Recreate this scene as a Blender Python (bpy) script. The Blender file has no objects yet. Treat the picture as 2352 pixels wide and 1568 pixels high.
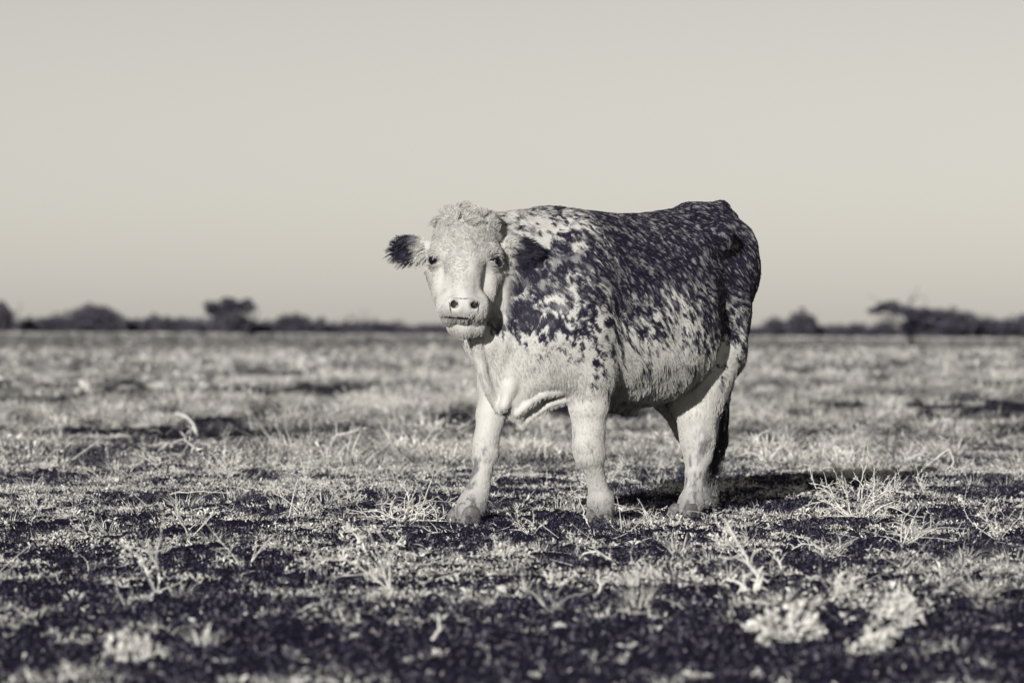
import bpy, math, random, os
import numpy as np
from mathutils import Vector, Matrix, kdtree
from mathutils.bvhtree import BVHTree

# ------------------------------------------------------------------ camera, sky, sun, exposure
SC = bpy.context.scene
COL = SC.collection
R = math.radians
CAM_H = 0.84
F = 8820.0                       # focal length in pixels of the 2352-wide measuring frame (135 mm)
cam_d = bpy.data.cameras.new('camera'); cam = bpy.data.objects.new('camera', cam_d); COL.objects.link(cam)
SC.camera = cam
cam.location = (0, 0, CAM_H)
cam.rotation_euler = (R(90 - 0.208), 0, 0)
cam_d.lens = 135; cam_d.sensor_width = 36
cam_d.clip_start = 0.5; cam_d.clip_end = 20000
cam_d.dof.use_dof = True; cam_d.dof.focus_distance = 16.45; cam_d.dof.aperture_fstop = 3.4
cam_d.dof.aperture_blades = 9

SUN_EL, SUN_AZ = 15.0, 17.0       # azimuth: degrees to the left of straight behind the camera
world = bpy.data.worlds.new('World'); SC.world = world; world.use_nodes = True
nt = world.node_tree; bgn = nt.nodes['Background']
sky = nt.nodes.new('ShaderNodeTexSky'); sky.sky_type = 'NISHITA'; sky.sun_disc = False
sun_dir = Vector((-math.sin(R(SUN_AZ)) * math.cos(R(SUN_EL)), -math.cos(R(SUN_AZ)) * math.cos(R(SUN_EL)), math.sin(R(SUN_EL))))
sky.sun_elevation = R(SUN_EL); sky.sun_rotation = math.atan2(sun_dir.x, sun_dir.y)
sky.air_density = 1.1; sky.dust_density = 0.36; sky.ozone_density = 2.5; sky.altitude = 0
bw = nt.nodes.new('ShaderNodeRGBToBW'); nt.links.new(sky.outputs[0], bw.inputs[0])
tint = nt.nodes.new('ShaderNodeMix'); tint.data_type = 'RGBA'; tint.blend_type = 'MULTIPLY'; tint.inputs['Factor'].default_value = 1
nt.links.new(bw.outputs[0], tint.inputs['A']); tint.inputs['B'].default_value = (1.04, 1.0, 0.915, 1)
mixs = nt.nodes.new('ShaderNodeMix'); mixs.data_type = 'RGBA'; mixs.inputs['Factor'].default_value = 0.95
nt.links.new(sky.outputs[0], mixs.inputs['A']); nt.links.new(tint.outputs['Result'], mixs.inputs['B'])
nt.links.new(mixs.outputs['Result'], bgn.inputs[0]); bgn.inputs[1].default_value = 0.089

sun_d = bpy.data.lights.new('sun', 'SUN'); sun_d.energy = 4.9; sun_d.angle = R(0.53); sun_d.color = (1.0, 0.98, 0.94)
sun = bpy.data.objects.new('sun', sun_d); COL.objects.link(sun)
sun.rotation_euler = (-sun_dir).to_track_quat('-Z', 'Y').to_euler(); sun.location = (-6, -4, 8)

SC.view_settings.view_transform = 'Standard'; SC.view_settings.look = 'None'
SC.view_settings.exposure = 0; SC.view_settings.gamma = 1; SC.view_settings.use_curve_mapping = False
SC.render.engine = 'CYCLES'
SC.cycles.use_denoising = True; SC.cycles.denoiser = 'OPENIMAGEDENOISE'; SC.cycles.use_adaptive_sampling = False
SC.cycles.max_bounces = 6; SC.cycles.diffuse_bounces = 2; SC.cycles.glossy_bounces = 2
SC.cycles.transparent_max_bounces = 6
SC.cycles_curves.shape = 'RIBBONS'; SC.cycles_curves.subdivisions = 2
rng = np.random.default_rng(7)

# where the cow stands and which way it heads
YAW = 52.0
FX, FY = -math.cos(R(YAW)), -math.sin(R(YAW))      # heading of the cow seen from above: towards the camera and to the left
LX, LY = -FY, FX                                   # the cow's own left
D0 = 17.0; OX = 244 / F * D0
def cow_xy(X, Y): return OX + X * FX + Y * LX, D0 + X * FY + Y * LY
FEET = [(*cow_xy(.40, .21), -.004), (*cow_xy(.825, -.19), .0), (*cow_xy(-.245, .20), -.020), (*cow_xy(-.875, -.15), -.015)]

# ------------------------------------------------------------------ helpers
def lattice(i, j, k, seed):
    h = (i.astype(np.int64) * 374761393 + j.astype(np.int64) * 668265263 + k.astype(np.int64) * 2147483647 + seed * 974634777) & 0xffffffff
    h = ((h ^ (h >> 13)) * 1274126177) & 0xffffffff
    h = h ^ (h >> 16)
    return (h & 0xffff) / 65535.0

def vnoise(p, seed=0):
    p = np.asarray(p, float); f = np.floor(p); u = p - f; u = u * u * u * (u * (u * 6 - 15) + 10)
    i, j, k = (f[:, a].astype(np.int64) for a in range(3))
    r = 0
    for a in (0, 1):
        for b in (0, 1):
            for c in (0, 1):
                w = (u[:, 0] if a else 1 - u[:, 0]) * (u[:, 1] if b else 1 - u[:, 1]) * (u[:, 2] if c else 1 - u[:, 2])
                r = r + w * lattice(i + a, j + b, k + c, seed)
    return r

def fbm(p, octs=3, seed=0, pers=.5):
    r = 0; a = 0.5; tot = 0
    for o in range(octs):
        r = r + a * vnoise(p * (2.03 ** o) + 17.3 * o, seed + o); tot += a; a *= pers
    return r / tot

def sstep(a, b, x):
    t = np.clip((x - a) / (b - a), 0, 1); return t * t * (3 - 2 * t)

def unit(v):
    return v / np.maximum(np.linalg.norm(v, axis=-1, keepdims=True), 1e-9)

def mesh_np(name, verts, faces, mat=None, parent=None, smooth=True, attrs=None):
    """faces: (n,3) or (n,4) array"""
    me = bpy.data.meshes.new(name)
    verts = np.asarray(verts, np.float32); faces = np.asarray(faces, np.int32)
    k = faces.shape[1]
    me.vertices.add(len(verts)); me.vertices.foreach_set('co', verts.ravel())
    me.loops.add(faces.size); me.loops.foreach_set('vertex_index', faces.ravel())
    me.polygons.add(len(faces)); me.polygons.foreach_set('loop_start', np.arange(0, faces.size, k, dtype=np.int32))
    if smooth: me.polygons.foreach_set('use_smooth', np.ones(len(faces), bool))
    me.update(calc_edges=True)
    for an, av in (attrs or {}).items():
        at = me.attributes.new(an, 'FLOAT', 'POINT'); at.data.foreach_set('value', np.asarray(av, np.float32))
    if mat: me.materials.append(mat)
    o = bpy.data.objects.new(name, me); COL.objects.link(o)
    if parent: o.parent = parent
    return o

def hair_obj(name, pts, rad, mat, parent=None, attr=None):
    """pts (n,k,3), rad (n,k)"""
    n, k = pts.shape[:2]
    hc = bpy.data.hair_curves.new(name)
    hc.add_curves([k] * n)
    hc.attributes['position'].data.foreach_set('vector', pts.astype(np.float32).ravel())
    ra = hc.attributes.get('radius') or hc.attributes.new('radius', 'FLOAT', 'POINT')
    ra.data.foreach_set('value', rad.astype(np.float32).ravel())
    if attr is not None:
        at = hc.attributes.new('dark', 'FLOAT', 'POINT'); at.data.foreach_set('value', np.repeat(attr, k).astype(np.float32))
    hc.materials.append(mat)
    o = bpy.data.objects.new(name, hc); COL.objects.link(o)
    if parent: o.parent = parent
    return o

def tag(o, label=None, cat=None, group=None, kind=None):
    if label: o['label'] = label
    if cat: o['category'] = cat
    if group: o['group'] = group
    if kind: o['kind'] = kind
    return o

def empty(name, loc, rz=0):
    o = bpy.data.objects.new(name, None); COL.objects.link(o); o.location = loc; o.rotation_euler = (0, 0, rz)
    o.empty_display_size = 0.2
    return o

def new_mat(name, color, rough=0.8, spec=0.3):
    m = bpy.data.materials.new(name); m.use_nodes = True
    b = m.node_tree.nodes['Principled BSDF']
    b.inputs['Base Color'].default_value = (*color, 1); b.inputs['Roughness'].default_value = rough
    b.inputs['Specular IOR Level'].default_value = spec
    return m, m.node_tree, b

def N(t, kind, **kw):
    n = t.nodes.new(kind)
    for k, v in kw.items(): setattr(n, k, v)
    return n

def ramp(t, src, stops, interp='LINEAR'):
    n = N(t, 'ShaderNodeValToRGB'); cr = n.color_ramp; cr.interpolation = interp
    while len(cr.elements) < len(stops): cr.elements.new(0.5)
    for e, (p, c) in zip(cr.elements, stops):
        e.position = p; e.color = (*c, 1) if len(c) == 3 else c
    t.links.new(src, n.inputs[0]); return n.outputs[0]

def noise(t, scale, detail=4, rough=0.6, vec=None, coord='Object', dist=0.0):
    n = N(t, 'ShaderNodeTexNoise'); n.inputs['Scale'].default_value = scale; n.inputs['Detail'].default_value = detail
    n.inputs['Roughness'].default_value = rough; n.inputs['Distortion'].default_value = dist
    if vec is None:
        tc = N(t, 'ShaderNodeTexCoord'); vec = tc.outputs[coord]
    t.links.new(vec, n.inputs['Vector']); return n.outputs[0]

# --- implicit surface tools: the animals are one continuous skin grown from a distance field
class Field:
    def __init__(s, lo, hi, h):
        s.lo = np.array(lo, float); s.h = h
        s.n = np.ceil((np.array(hi) - s.lo) / h).astype(int) + 1
        s.v = np.full(s.n, 1.0, np.float32)
    def region(s, lo, hi):
        a = np.clip(((np.array(lo) - s.lo) / s.h).astype(int), 0, s.n - 1); b = np.clip(((np.array(hi) - s.lo) / s.h).astype(int) + 2, 1, s.n)
        sl = tuple(slice(i, j) for i, j in zip(a, b))
        g = np.meshgrid(*[(s.lo[d] + s.h * np.arange(a[d], b[d])).astype(np.float32) for d in range(3)], indexing='ij')
        return sl, g
    def smin(s, sl, d, k):
        a = s.v[sl]; h = np.maximum(k - np.abs(a - d), 0) / k
        s.v[sl] = np.minimum(a, d) - h * h * k * 0.25
    def smax(s, sl, d, k):
        a = s.v[sl]; h = np.maximum(k - np.abs(a - d), 0) / k
        s.v[sl] = np.maximum(a, d) + h * h * k * 0.25
    def cone(s, a, b, ra, rb, k=0.04, sub=False, pad=0.06):
        a = np.array(a, float); b = np.array(b, float); pad = max(pad, k * 1.15)
        lo = np.minimum(a - ra, b - rb) - pad; hi = np.maximum(a + ra, b + rb) + pad
        sl, (x, y, z) = s.region(lo, hi)
        if x.size == 0: return
        d = b - a; L2 = max(float(d @ d), 1e-9)
        t = np.clip(((x - a[0]) * d[0] + (y - a[1]) * d[1] + (z - a[2]) * d[2]) / L2, 0, 1)
        q = np.sqrt((x - a[0] - t * d[0]) ** 2 + (y - a[1] - t * d[1]) ** 2 + (z - a[2] - t * d[2]) ** 2) - (ra + (rb - ra) * t)
        if sub: s.smax(sl, -q, k)
        else: s.smin(sl, q, k)
    def chain(s, pts, k=0.04, **kw):
        for (p, r), (q, u) in zip(pts[:-1], pts[1:]): s.cone(p, q, r, u, k, **kw)
    def ell(s, c, rad, rot=None, k=0.04, sub=False, pad=0.06):
        """ellipsoid with semi-axes rad along the rows of rot"""
        pad = max(pad, k * 1.15); c = np.array(c, float); rad = np.array(rad, float); M = np.eye(3) if rot is None else np.array(rot, float)
        e = np.abs(M.T) @ rad + pad
        sl, (x, y, z) = s.region(c - e, c + e)
        if x.size == 0: return
        l = [(M[i, 0] * (x - c[0]) + M[i, 1] * (y - c[1]) + M[i, 2] * (z - c[2])) for i in range(3)]
        k0 = np.sqrt(sum((l[i] / rad[i]) ** 2 for i in range(3))) + 1e-6
        k1 = np.sqrt(sum((l[i] / rad[i] ** 2) ** 2 for i in range(3))) + 1e-6
        q = k0 * (k0 - 1) / k1
        if sub: s.smax(sl, -q, k)
        else: s.smin(sl, q, k)
    def surface(s):
        v = s.v; n = v.shape; inside = v < 0
        c = np.zeros(tuple(i - 1 for i in n), np.int8)
        for a in (0, 1):
            for b in (0, 1):
                for d in (0, 1):
                    c += inside[a:n[0] - 1 + a, b:n[1] - 1 + b, d:n[2] - 1 + d]
        cells = np.argwhere((c > 0) & (c < 8))
        idx = -np.ones(c.shape, np.int32); idx[tuple(cells.T)] = np.arange(len(cells))
        acc = np.zeros((len(cells), 3)); cnt = np.zeros(len(cells))
        corners = [(a, b, d) for a in (0, 1) for b in (0, 1) for d in (0, 1)]
        for p in corners:
            for ax in range(3):
                if p[ax]: continue
                q = list(p); q[ax] = 1
                v0 = v[tuple((cells + p).T)]; v1 = v[tuple((cells + q).T)]
                m = (v0 < 0) != (v1 < 0)
                t = np.where(m, v0 / np.where(m, v0 - v1, 1), 0)
                pos = np.array(p, float)[None].repeat(len(cells), 0); pos[:, ax] = t
                acc[m] += pos[m]; cnt[m] += 1
        verts = s.lo + s.h * (cells + acc / cnt[:, None])
        faces = []
        for ax in range(3):
            o1, o2 = [d for d in range(3) if d != ax]
            A = inside; sl0 = [slice(None)] * 3; sl1 = [slice(None)] * 3
            sl0[ax] = slice(0, -1); sl1[ax] = slice(1, None)
            e = np.argwhere(A[tuple(sl0)] != A[tuple(sl1)])
            e = e[(e[:, o1] > 0) & (e[:, o2] > 0) & (e[:, o1] < n[o1] - 1) & (e[:, o2] < n[o2] - 1)]
            ins = A[tuple(e.T)]
            def at(d1, d2):
                w = e.copy(); w[:, o1] += d1; w[:, o2] += d2; return idx[tuple(w.T)]
            quad = np.stack([at(-1, -1), at(0, -1), at(0, 0), at(-1, 0)], 1)
            flip = ins if ax != 1 else ~ins
            quad[~flip] = quad[~flip][:, ::-1]
            faces.append(quad)
        return verts, np.concatenate(faces)

def relax(verts, quads, it, lam=0.5):
    n = len(verts); a = np.concatenate([quads[:, i] for i in range(4)]); b = np.concatenate([quads[:, (i + 1) % 4] for i in range(4)])
    cnt = np.bincount(a, minlength=n) + np.bincount(b, minlength=n)
    for _ in range(it):
        s = np.stack([np.bincount(a, verts[b, d], n) + np.bincount(b, verts[a, d], n) for d in range(3)], 1)
        verts = verts + lam * (s / np.maximum(cnt, 1)[:, None] - verts)
    return verts

def normals_of(verts, quads):
    fn = np.cross(verts[quads[:, 2]] - verts[quads[:, 0]], verts[quads[:, 3]] - verts[quads[:, 1]])
    n = np.zeros_like(verts)
    for i in range(4):
        for d in range(3): n[:, d] += np.bincount(quads[:, i], fn[:, d], len(verts))
    return unit(n)

# ------------------------------------------------------------------ the land
TY = [-60, 0, 25, 60, 150, 300, 400, 500, 1500, 9000]
TZ = [0, 0, 0, -.05, -.35, -.80, -.16, -.18, -.3, -1.5]
def cover(x, y, seed=300, soft=.06):
    """share of dry pale growth on the ground, 0 bare dark soil .. 1 full sward"""
    p = np.stack([x, y, np.zeros_like(x)], 1)
    n = fbm(p * [3.6, 2.2, 1], 5, seed, .66); n2 = fbm(p * [.45, .4, 1], 2, seed + 9); n3 = fbm(p * [.42, .13, 1], 3, seed + 19, .6)
    n = np.clip((n - .5) * 3.0 + .5, 0, 1) * .72 + np.clip((n2 - .5) * 2.4 + .5, 0, 1) * .28
    far_ = sstep(19, 25, y) * .40
    n = n * (1 - far_) + np.clip((n3 - .5) * 4.0 + .5, 0, 1) * far_
    th = np.interp(y, [8, 10, 11.5, 13.5, 15.3, 16.5, 18.5, 21, 24, 30, 45, 100], [.64, .67, .71, .73, .69, .67, .67, .66, .59, .56, .53, .46])
    # bare trampled ground under the hooves
    for hx, hy, hz in FEET: th = th + .35 * np.exp(-(((x - hx) ** 2 + (y - hy + .12) ** 2) / .20 ** 2))
    return sstep(th - soft, th + soft, n)

def terrain(x, y, fine=True):
    x = np.asarray(x, float); y = np.asarray(y, float)
    ys = y
    z = np.interp(ys, TY, TZ)
    z = z - .006 * x * sstep(150, 500, y) * sstep(3000, 600, y)
    p = np.stack([x, y, np.zeros_like(x)], 1)
    z = z + (fbm(p * [.35, .35, 1], 2, 201) - .5) * .07 * sstep(0, 6, np.abs(y - 17) + np.abs(x - .6) * .6) * sstep(120, 30, y)
    if fine:
        nf = sstep(60, 25, y)
        z = z + ((fbm(p * [4.5, 4.5, 1], 3, 203) - .5) * .030 + (fbm(p * [22, 22, 1], 2, 207) - .5) * .014) * nf
        near = y < 34
        if near.any():
            c_ = cover(x[near], y[near], soft=.16)
            z[near] += c_ * (.006 + .030 * fbm(p[near] * [17, 17, 1], 3, 211, .6) ** 1.5)
    for hx, hy, hz in FEET:
        w = np.exp(-(((x - hx) ** 2 + (y - hy) ** 2) / .16 ** 2) ** 1.5)
        z = z * (1 - w) + (hz + .004) * w
    return z
rows = np.concatenate([np.linspace(-40, 6, 12, endpoint=False), np.linspace(6, 8, 30, endpoint=False), 8 + np.cumsum(np.linspace(.018, .055, 480))])
far = [rows[-1]]
while far[-1] < 9000: far.append(far[-1] * 1.045 + .3)
rows = np.concatenate([rows, far[1:]])
uu = np.linspace(-1, 1, 421); uu = uu * .45 + np.sign(uu) * np.abs(uu) ** 3 * .55
gx_ = uu[None] * (2.8 + .30 * np.abs(rows))[:, None]; gy_ = np.repeat(rows[:, None], len(uu), 1)
gv = np.stack([gx_.ravel(), gy_.ravel(), terrain(gx_.ravel(), gy_.ravel())], 1)
nr, nc = gx_.shape
ii = (np.arange(nr - 1)[:, None] * nc + np.arange(nc - 1)[None]).ravel()
gf = np.stack([ii, ii + 1, ii + nc + 1, ii + nc], 1)

m_soil, t_, b_ = new_mat('soil', (.03, .027, .04), .95, .1)
geo = N(t_, 'ShaderNodeNewGeometry'); sx = N(t_, 'ShaderNodeSeparateXYZ'); t_.links.new(geo.outputs['Position'], sx.inputs[0])
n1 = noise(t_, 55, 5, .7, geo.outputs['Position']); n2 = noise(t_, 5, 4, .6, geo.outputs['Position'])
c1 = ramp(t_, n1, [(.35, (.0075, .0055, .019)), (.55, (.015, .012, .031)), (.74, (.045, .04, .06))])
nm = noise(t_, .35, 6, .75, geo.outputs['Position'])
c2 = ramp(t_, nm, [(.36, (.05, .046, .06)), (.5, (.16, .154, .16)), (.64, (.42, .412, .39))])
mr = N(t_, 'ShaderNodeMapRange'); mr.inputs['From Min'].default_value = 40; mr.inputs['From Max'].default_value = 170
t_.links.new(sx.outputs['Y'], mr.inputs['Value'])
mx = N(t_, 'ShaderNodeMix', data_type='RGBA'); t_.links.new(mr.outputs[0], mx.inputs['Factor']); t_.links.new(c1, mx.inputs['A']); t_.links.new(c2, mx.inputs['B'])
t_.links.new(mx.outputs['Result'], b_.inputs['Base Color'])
bp = N(t_, 'ShaderNodeBump'); bp.inputs['Strength'].default_value = .9; bp.inputs['Distance'].default_value = .012
t_.links.new(n1, bp.inputs['Height']); t_.links.new(bp.outputs[0], b_.inputs['Normal'])
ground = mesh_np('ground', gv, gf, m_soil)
tag(ground, kind='structure')

def tone_mat(name, stops, rough=.8, trans=0.0):
    m, t, b = new_mat(name, (.5, .5, .45), rough, .2)
    a = N(t, 'ShaderNodeAttribute'); a.attribute_name = 'tone'
    t.links.new(ramp(t, a.outputs['Fac'], stops), b.inputs['Base Color'])
    return m
DRY = [(0, (.02, .017, .032)), (.3, (.13, .125, .135)), (.65, (.46, .45, .425)), (1, (.74, .725, .68))]
m_dry = tone_mat('dry_growth', DRY)
m_dark = tone_mat('dark_growth', [(0, (.0045, .004, .013)), (.45, (.021, .019, .040)), (1, (.15, .142, .168))])

def ground_pts(n, y0, y1, rg, power=1.0, widen=1.0):
    """points in the wedge the lens can see, plus a margin"""
    u = rg.random(n); y = (y0 ** (1 + power) + u * (y1 ** (1 + power) - y0 ** (1 + power))) ** (1 / (1 + power))
    x = (rg.random(n) * 2 - 1) * (.165 * y * widen + .35)
    return x, y
def flakes(n, rg, y0, y1, size, keep, zmax, upright=.5, power=1.0):
    x, y = ground_pts(n, y0, y1, rg, power)
    k = rg.random(n) < keep(x, y); x, y = x[k], y[k]; n = len(x)
    z = terrain(x, y) + rg.random(n) ** 2 * zmax + .001
    c = np.stack([x, y, z], 1)
    a = unit(rg.normal(size=(n, 3)) * [1, 1, upright]); b = unit(np.cross(a, rg.normal(size=(n, 3))))
    s = (size * (.5 + rg.random(n)))[:, None] * np.maximum(1, y / 24)[:, None] ** .6
    v = np.stack([c - a * s * .5 - b * s * .22, c - a * s * .4 + b * s * .25, c + a * s * .6], 1)
    return v.reshape(-1, 3), n
rg = np.random.default_rng(11)
V1, n1_ = flakes(400000, rg, 8.2, 30, .013, lambda x, y: cover(x, y) * .9 + .010, .018, 1.3)
tone = np.repeat(np.clip(.66 + .8 * (rg.random(n1_) - .5) + .4 * (vnoise(V1[::3] * [3, 3, 1], 61) - .5), 0, 1), 3)
o = mesh_np('plant_litter', V1, np.arange(3 * n1_).reshape(-1, 3), m_dry, None, False, {'tone': tone})
tag(o, 'pale dry leaf litter strewn in patches over the dark soil', 'litter', kind='stuff')
V2, n2_ = flakes(420000, rg, 8.2, 27, .014, lambda x, y: (1 - cover(x, y)) * .9, .024, 1.6)
tone = np.repeat(np.clip(rg.random(n2_) ** 1.5 * (.5 + vnoise(V2[::3] * [7, 7, 1], 62)), 0, 1), 3)
o = mesh_np('dark_ground_cover', V2, np.arange(3 * n2_).reshape(-1, 3), m_dark, None, False, {'tone': tone})
tag(o, 'low dark creeping ground cover between the pale patches', 'ground cover', kind='stuff')

def blades(base, rg, hgt, width, lean, seg=3, droop=.35, dirs=None):
    """tapered bent blades; returns verts (n*(2*seg+1)), tris"""
    n = len(base); az = rg.random(n) * 2 * math.pi
    d = np.stack([np.cos(az), np.sin(az), np.zeros(n)], 1) if dirs is None else dirs
    sd = np.stack([-d[:, 1], d[:, 0], np.zeros(n)], 1)
    tw = (rg.random(n) - .5)[:, None] * 1.6; sd = unit(sd + d * tw)
    ln = (lean * (.3 + rg.random(n)))
    vs = []
    for k in range(seg + 1):
        t = k / seg
        p = base + d * (hgt * ln * (t + droop * t * t))[:, None] + np.array([0, 0, 1.0]) * (hgt * (t - droop * .6 * t * t * ln))[:, None]
        w = (width * (1 - t * .85) * .5)[:, None]
        if k < seg: vs += [p - sd * w, p + sd * w]
        else: vs += [p]
    m = 2 * seg + 1
    v = np.stack(vs, 1).reshape(-1, 3)
    tri = []
    for k in range(seg - 1): tri += [[2 * k, 2 * k + 1, 2 * k + 3], [2 * k, 2 * k + 3, 2 * k + 2]]
    tri += [[2 * seg - 2, 2 * seg - 1, 2 * seg]]
    f = (np.arange(n)[:, None, None] * m + np.array(tri)[None]).reshape(-1, 3)
    return v, f, m
# short sprigs and grass near the cow
x, y = ground_pts(90000, 8.2, 30, rg)
k = rg.random(len(x)) < cover(x, y) * .8 + .01; x, y = x[k], y[k]
x = x + rg.normal(size=len(x)) * .01
b = np.stack([x, y, terrain(x, y) - .003], 1); n = len(b)
hg = .012 + .034 * rg.random(n) ** 2.6
v, f, m = blades(b, rg, hg, .0035 + .0025 * rg.random(n), np.full(n, 1.1), 2)
o = mesh_np('short_grass', v, f, m_dry, None, True, {'tone': np.repeat(np.clip(.66 + .5 * (rg.random(n) - .5), 0, 1), m)})
tag(o, 'short dry grass stubble standing in the pale patches', 'grass', kind='stuff')
# tufts further out, thickening into a pale sward
def tuft_field(name, ntuft, y0, y1, per, hgt, wid, label, power=1.0, thr=True, seed=1, spread=.06, lean=.75, puff=0, bright=0.0, vary=.25):
    rg = np.random.default_rng(seed)
    x, y = ground_pts(ntuft, y0, y1, rg, power)
    if thr:
        k = rg.random(ntuft) < cover(x, y); x, y = x[k], y[k]
    nt_ = len(x); sz = (.45 + .75 * rg.random(nt_) ** 1.8) * (.7 + .6 * vnoise(np.stack([x * .5, y * .3, x * 0], 1), 14))
    tn = bright + .64 + .9 * (vnoise(np.stack([x * .8, y * .4, x * 0], 1), 15) - .5) + vary * (rg.random(nt_) - .5)
    idx = np.repeat(np.arange(nt_), per); n = len(idx)
    an = rg.random(n) * 6.283; rr_ = np.sqrt(rg.random(n)) * spread * sz[idx] * np.maximum(1, y[idx] / 40) ** .5
    bx = x[idx] + np.cos(an) * rr_; by = y[idx] + np.sin(an) * rr_
    b = np.stack([bx, by, terrain(bx, by) - .01], 1)
    d = unit(np.stack([np.cos(an), np.sin(an), an * 0], 1) + rg.normal(size=(n, 3)) * [.5, .5, 0])
    sc_ = np.maximum(1, y[idx] / 40) ** .5
    v, f, m = blades(b, rg, hgt * sz[idx] * (.5 + .8 * rg.random(n)) * sc_ ** .6, wid * (.6 + .8 * rg.random(n)) * sc_, np.full(n, lean), 2, .6, d)
    tone_ = np.repeat(np.clip(tn[idx] + .4 * (rg.random(n) - .5), 0, 1), m)
    if puff:
        j = np.repeat(np.arange(nt_), puff); q = len(j); s2 = (sz[j] * np.maximum(1, y[j] / 40) ** .5)
        c = unit(rg.normal(size=(q, 3))) * (rg.random((q, 1)) ** .5) * [1.3, 1.3, .8] * (spread * .8 * s2)[:, None]
        c = np.stack([x[j] + c[:, 0], y[j] + c[:, 1], terrain(x[j] + c[:, 0], y[j] + c[:, 1]) + np.abs(c[:, 2]) + .005], 1)
        a_ = unit(rg.normal(size=(q, 3))); b_2 = unit(np.cross(a_, rg.normal(size=(q, 3)))); s2 = (.016 * s2 * (.5 + rg.random(q)))[:, None] * wid / .013
        pv = np.stack([c - a_ * s2 - b_2 * s2 * .45, c - a_ * s2 * .6 + b_2 * s2 * .45, c + a_ * s2], 1).reshape(-1, 3)
        f = np.concatenate([f, np.arange(3 * q).reshape(-1, 3) + len(v)]); v = np.concatenate([v, pv])
        tone_ = np.concatenate([tone_, np.repeat(np.clip(tn[j] + .08 + .4 * (rg.random(q) - .5), 0, 1), 3)])
    o = mesh_np(name, v, f, m_dry, None, True, {'tone': tone_})
    return tag(o, label, 'grass', kind='stuff')
# small dry rosettes and sprigs that break up the bare soil
def rosettes(name, n, y0, y1, label, seed, size, per, keep):
    rg = np.random.default_rng(seed); x, y = ground_pts(n, y0, y1, rg)
    k = rg.random(n) < keep(x, y); x, y = x[k], y[k]; n = len(x)
    z = terrain(x, y); sz = size * (.35 + 1.0 * rg.random(n) ** 2.2)
    j = np.repeat(np.arange(n), per); q = len(j)
    an = rg.random(q) * 6.283; el = .15 + 1.1 * rg.random(q)
    d = np.stack([np.cos(an) * np.cos(el), np.sin(an) * np.cos(el), np.sin(el)], 1)
    b = np.stack([x[j], y[j], z[j]], 1) + d * (rg.random(q) * .35 * sz[j])[:, None] + rg.normal(size=(q, 3)) * [1, 1, .2] * (.22 * sz[j])[:, None]
    b[:, 2] = np.maximum(b[:, 2], z[j] + .001)
    L = (sz[j] * (.35 + .6 * rg.random(q)))[:, None]; w = unit(np.cross(d, rg.normal(size=(q, 3)))) * L * (.09 + .10 * rg.random((q, 1)))
    bend = np.array([0, 0, -.25]) * L
    v = np.stack([b - w * .6, b + w * .6, b + d * L * .55 - w, b + d * L * .55 + w, b + d * L + bend], 1).reshape(-1, 3)
    f = (np.arange(q)[:, None, None] * 5 + np.array([[0, 1, 3], [0, 3, 2], [2, 3, 4]])[None]).reshape(-1, 3)
    tn = .80 + .5 * (rg.random(n) - .5)
    o = mesh_np(name, v, f, m_dry, None, True, {'tone': np.repeat(np.clip(tn[j] + .35 * (rg.random(q) - .5), 0, 1), 5)})
    return tag(o, label, 'herbs', kind='stuff')
rosettes('dry_herbs', 17000, 8.2, 30, 'small dry leafy herbs crowding the pale patches', 31, .026, 11, lambda x, y: cover(x, y, soft=.12))
rosettes('scattered_herbs', 2800, 8.2, 28, 'stray dry herbs dotted over the dark soil', 32, .034, 10, lambda x, y: .9 + 0 * x)
# loose stalks and broken twigs strewn about
rg = np.random.default_rng(41); n = 1700
x, y = ground_pts(n, 11, 34, rg); L = .035 + .15 * rg.random(n) ** 2.5; an = rg.random(n) * 6.283; el = np.abs(rg.normal(size=n)) * .45
d = np.stack([np.cos(an) * np.cos(el), np.sin(an) * np.cos(el), np.sin(el)], 1); sd = unit(np.cross(d, rg.normal(size=(n, 3)))); s2 = np.cross(d, sd)
b = np.stack([x, y, terrain(x, y) + .006], 1); vs = []; crv = .02 + .16 * rg.random(n) ** 2
for k in range(5):
    t = k / 4; c = b + d * (L * t)[:, None] + sd * (L * crv * math.sin(t * 3.1))[:, None]
    w = (.0013 + .0016 * rg.random(n))[:, None] * (1 - .5 * t)
    for a in (0, 2.094, 4.189): vs.append(c + (sd * math.cos(a) + s2 * math.sin(a)) * w)
v = np.stack(vs, 1).reshape(-1, 3)
q = np.array([[k * 3 + a, k * 3 + (a + 1) % 3, (k + 1) * 3 + (a + 1) % 3, (k + 1) * 3 + a] for k in range(4) for a in range(3)])
o = mesh_np('strewn_stalks', v, (np.arange(n)[:, None, None] * 15 + q[None]).reshape(-1, 4), m_dry, None, True, {'tone': np.repeat(np.clip(.8 + .4 * (rg.random(n) - .5), 0, 1), 15)})
tag(o, 'thin pale stalks and broken twigs strewn over the soil', 'stalks', kind='stuff')
tuft_field('grass_clumps', 2600, 8.3, 24, 22, .055, .0035, 'scattered small clumps of dry grass on the bare foreground', seed=21, lean=.9, puff=0, bright=.1)
tuft_field('stray_tufts', 210, 11, 24, 36, .085, .004, 'taller stray grass tufts on the foreground soil', seed=27, lean=.7, puff=0, thr=False, bright=.22, spread=.035)
tuft_field('dry_sward', 7000, 22.5, 50, 20, .13, .009, 'thick pale dry grass sward behind the cow', seed=22, spread=.13, lean=1.2, puff=20, bright=-.26, vary=1.0)
tuft_field('pale_tussocks', 2000, 23, 75, 60, .20, .010, 'larger bleached tussocks rising from the sward', seed=26, spread=.19, lean=1.0, puff=90, bright=.16, vary=.8)
tuft_field('distant_grass', 5200, 46, 190, 14, .12, .026, 'blurred pale grass stretching away in the middle distance', seed=23, spread=.32, power=.6, lean=1.1, puff=24, bright=-.2, vary=1.1)
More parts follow.
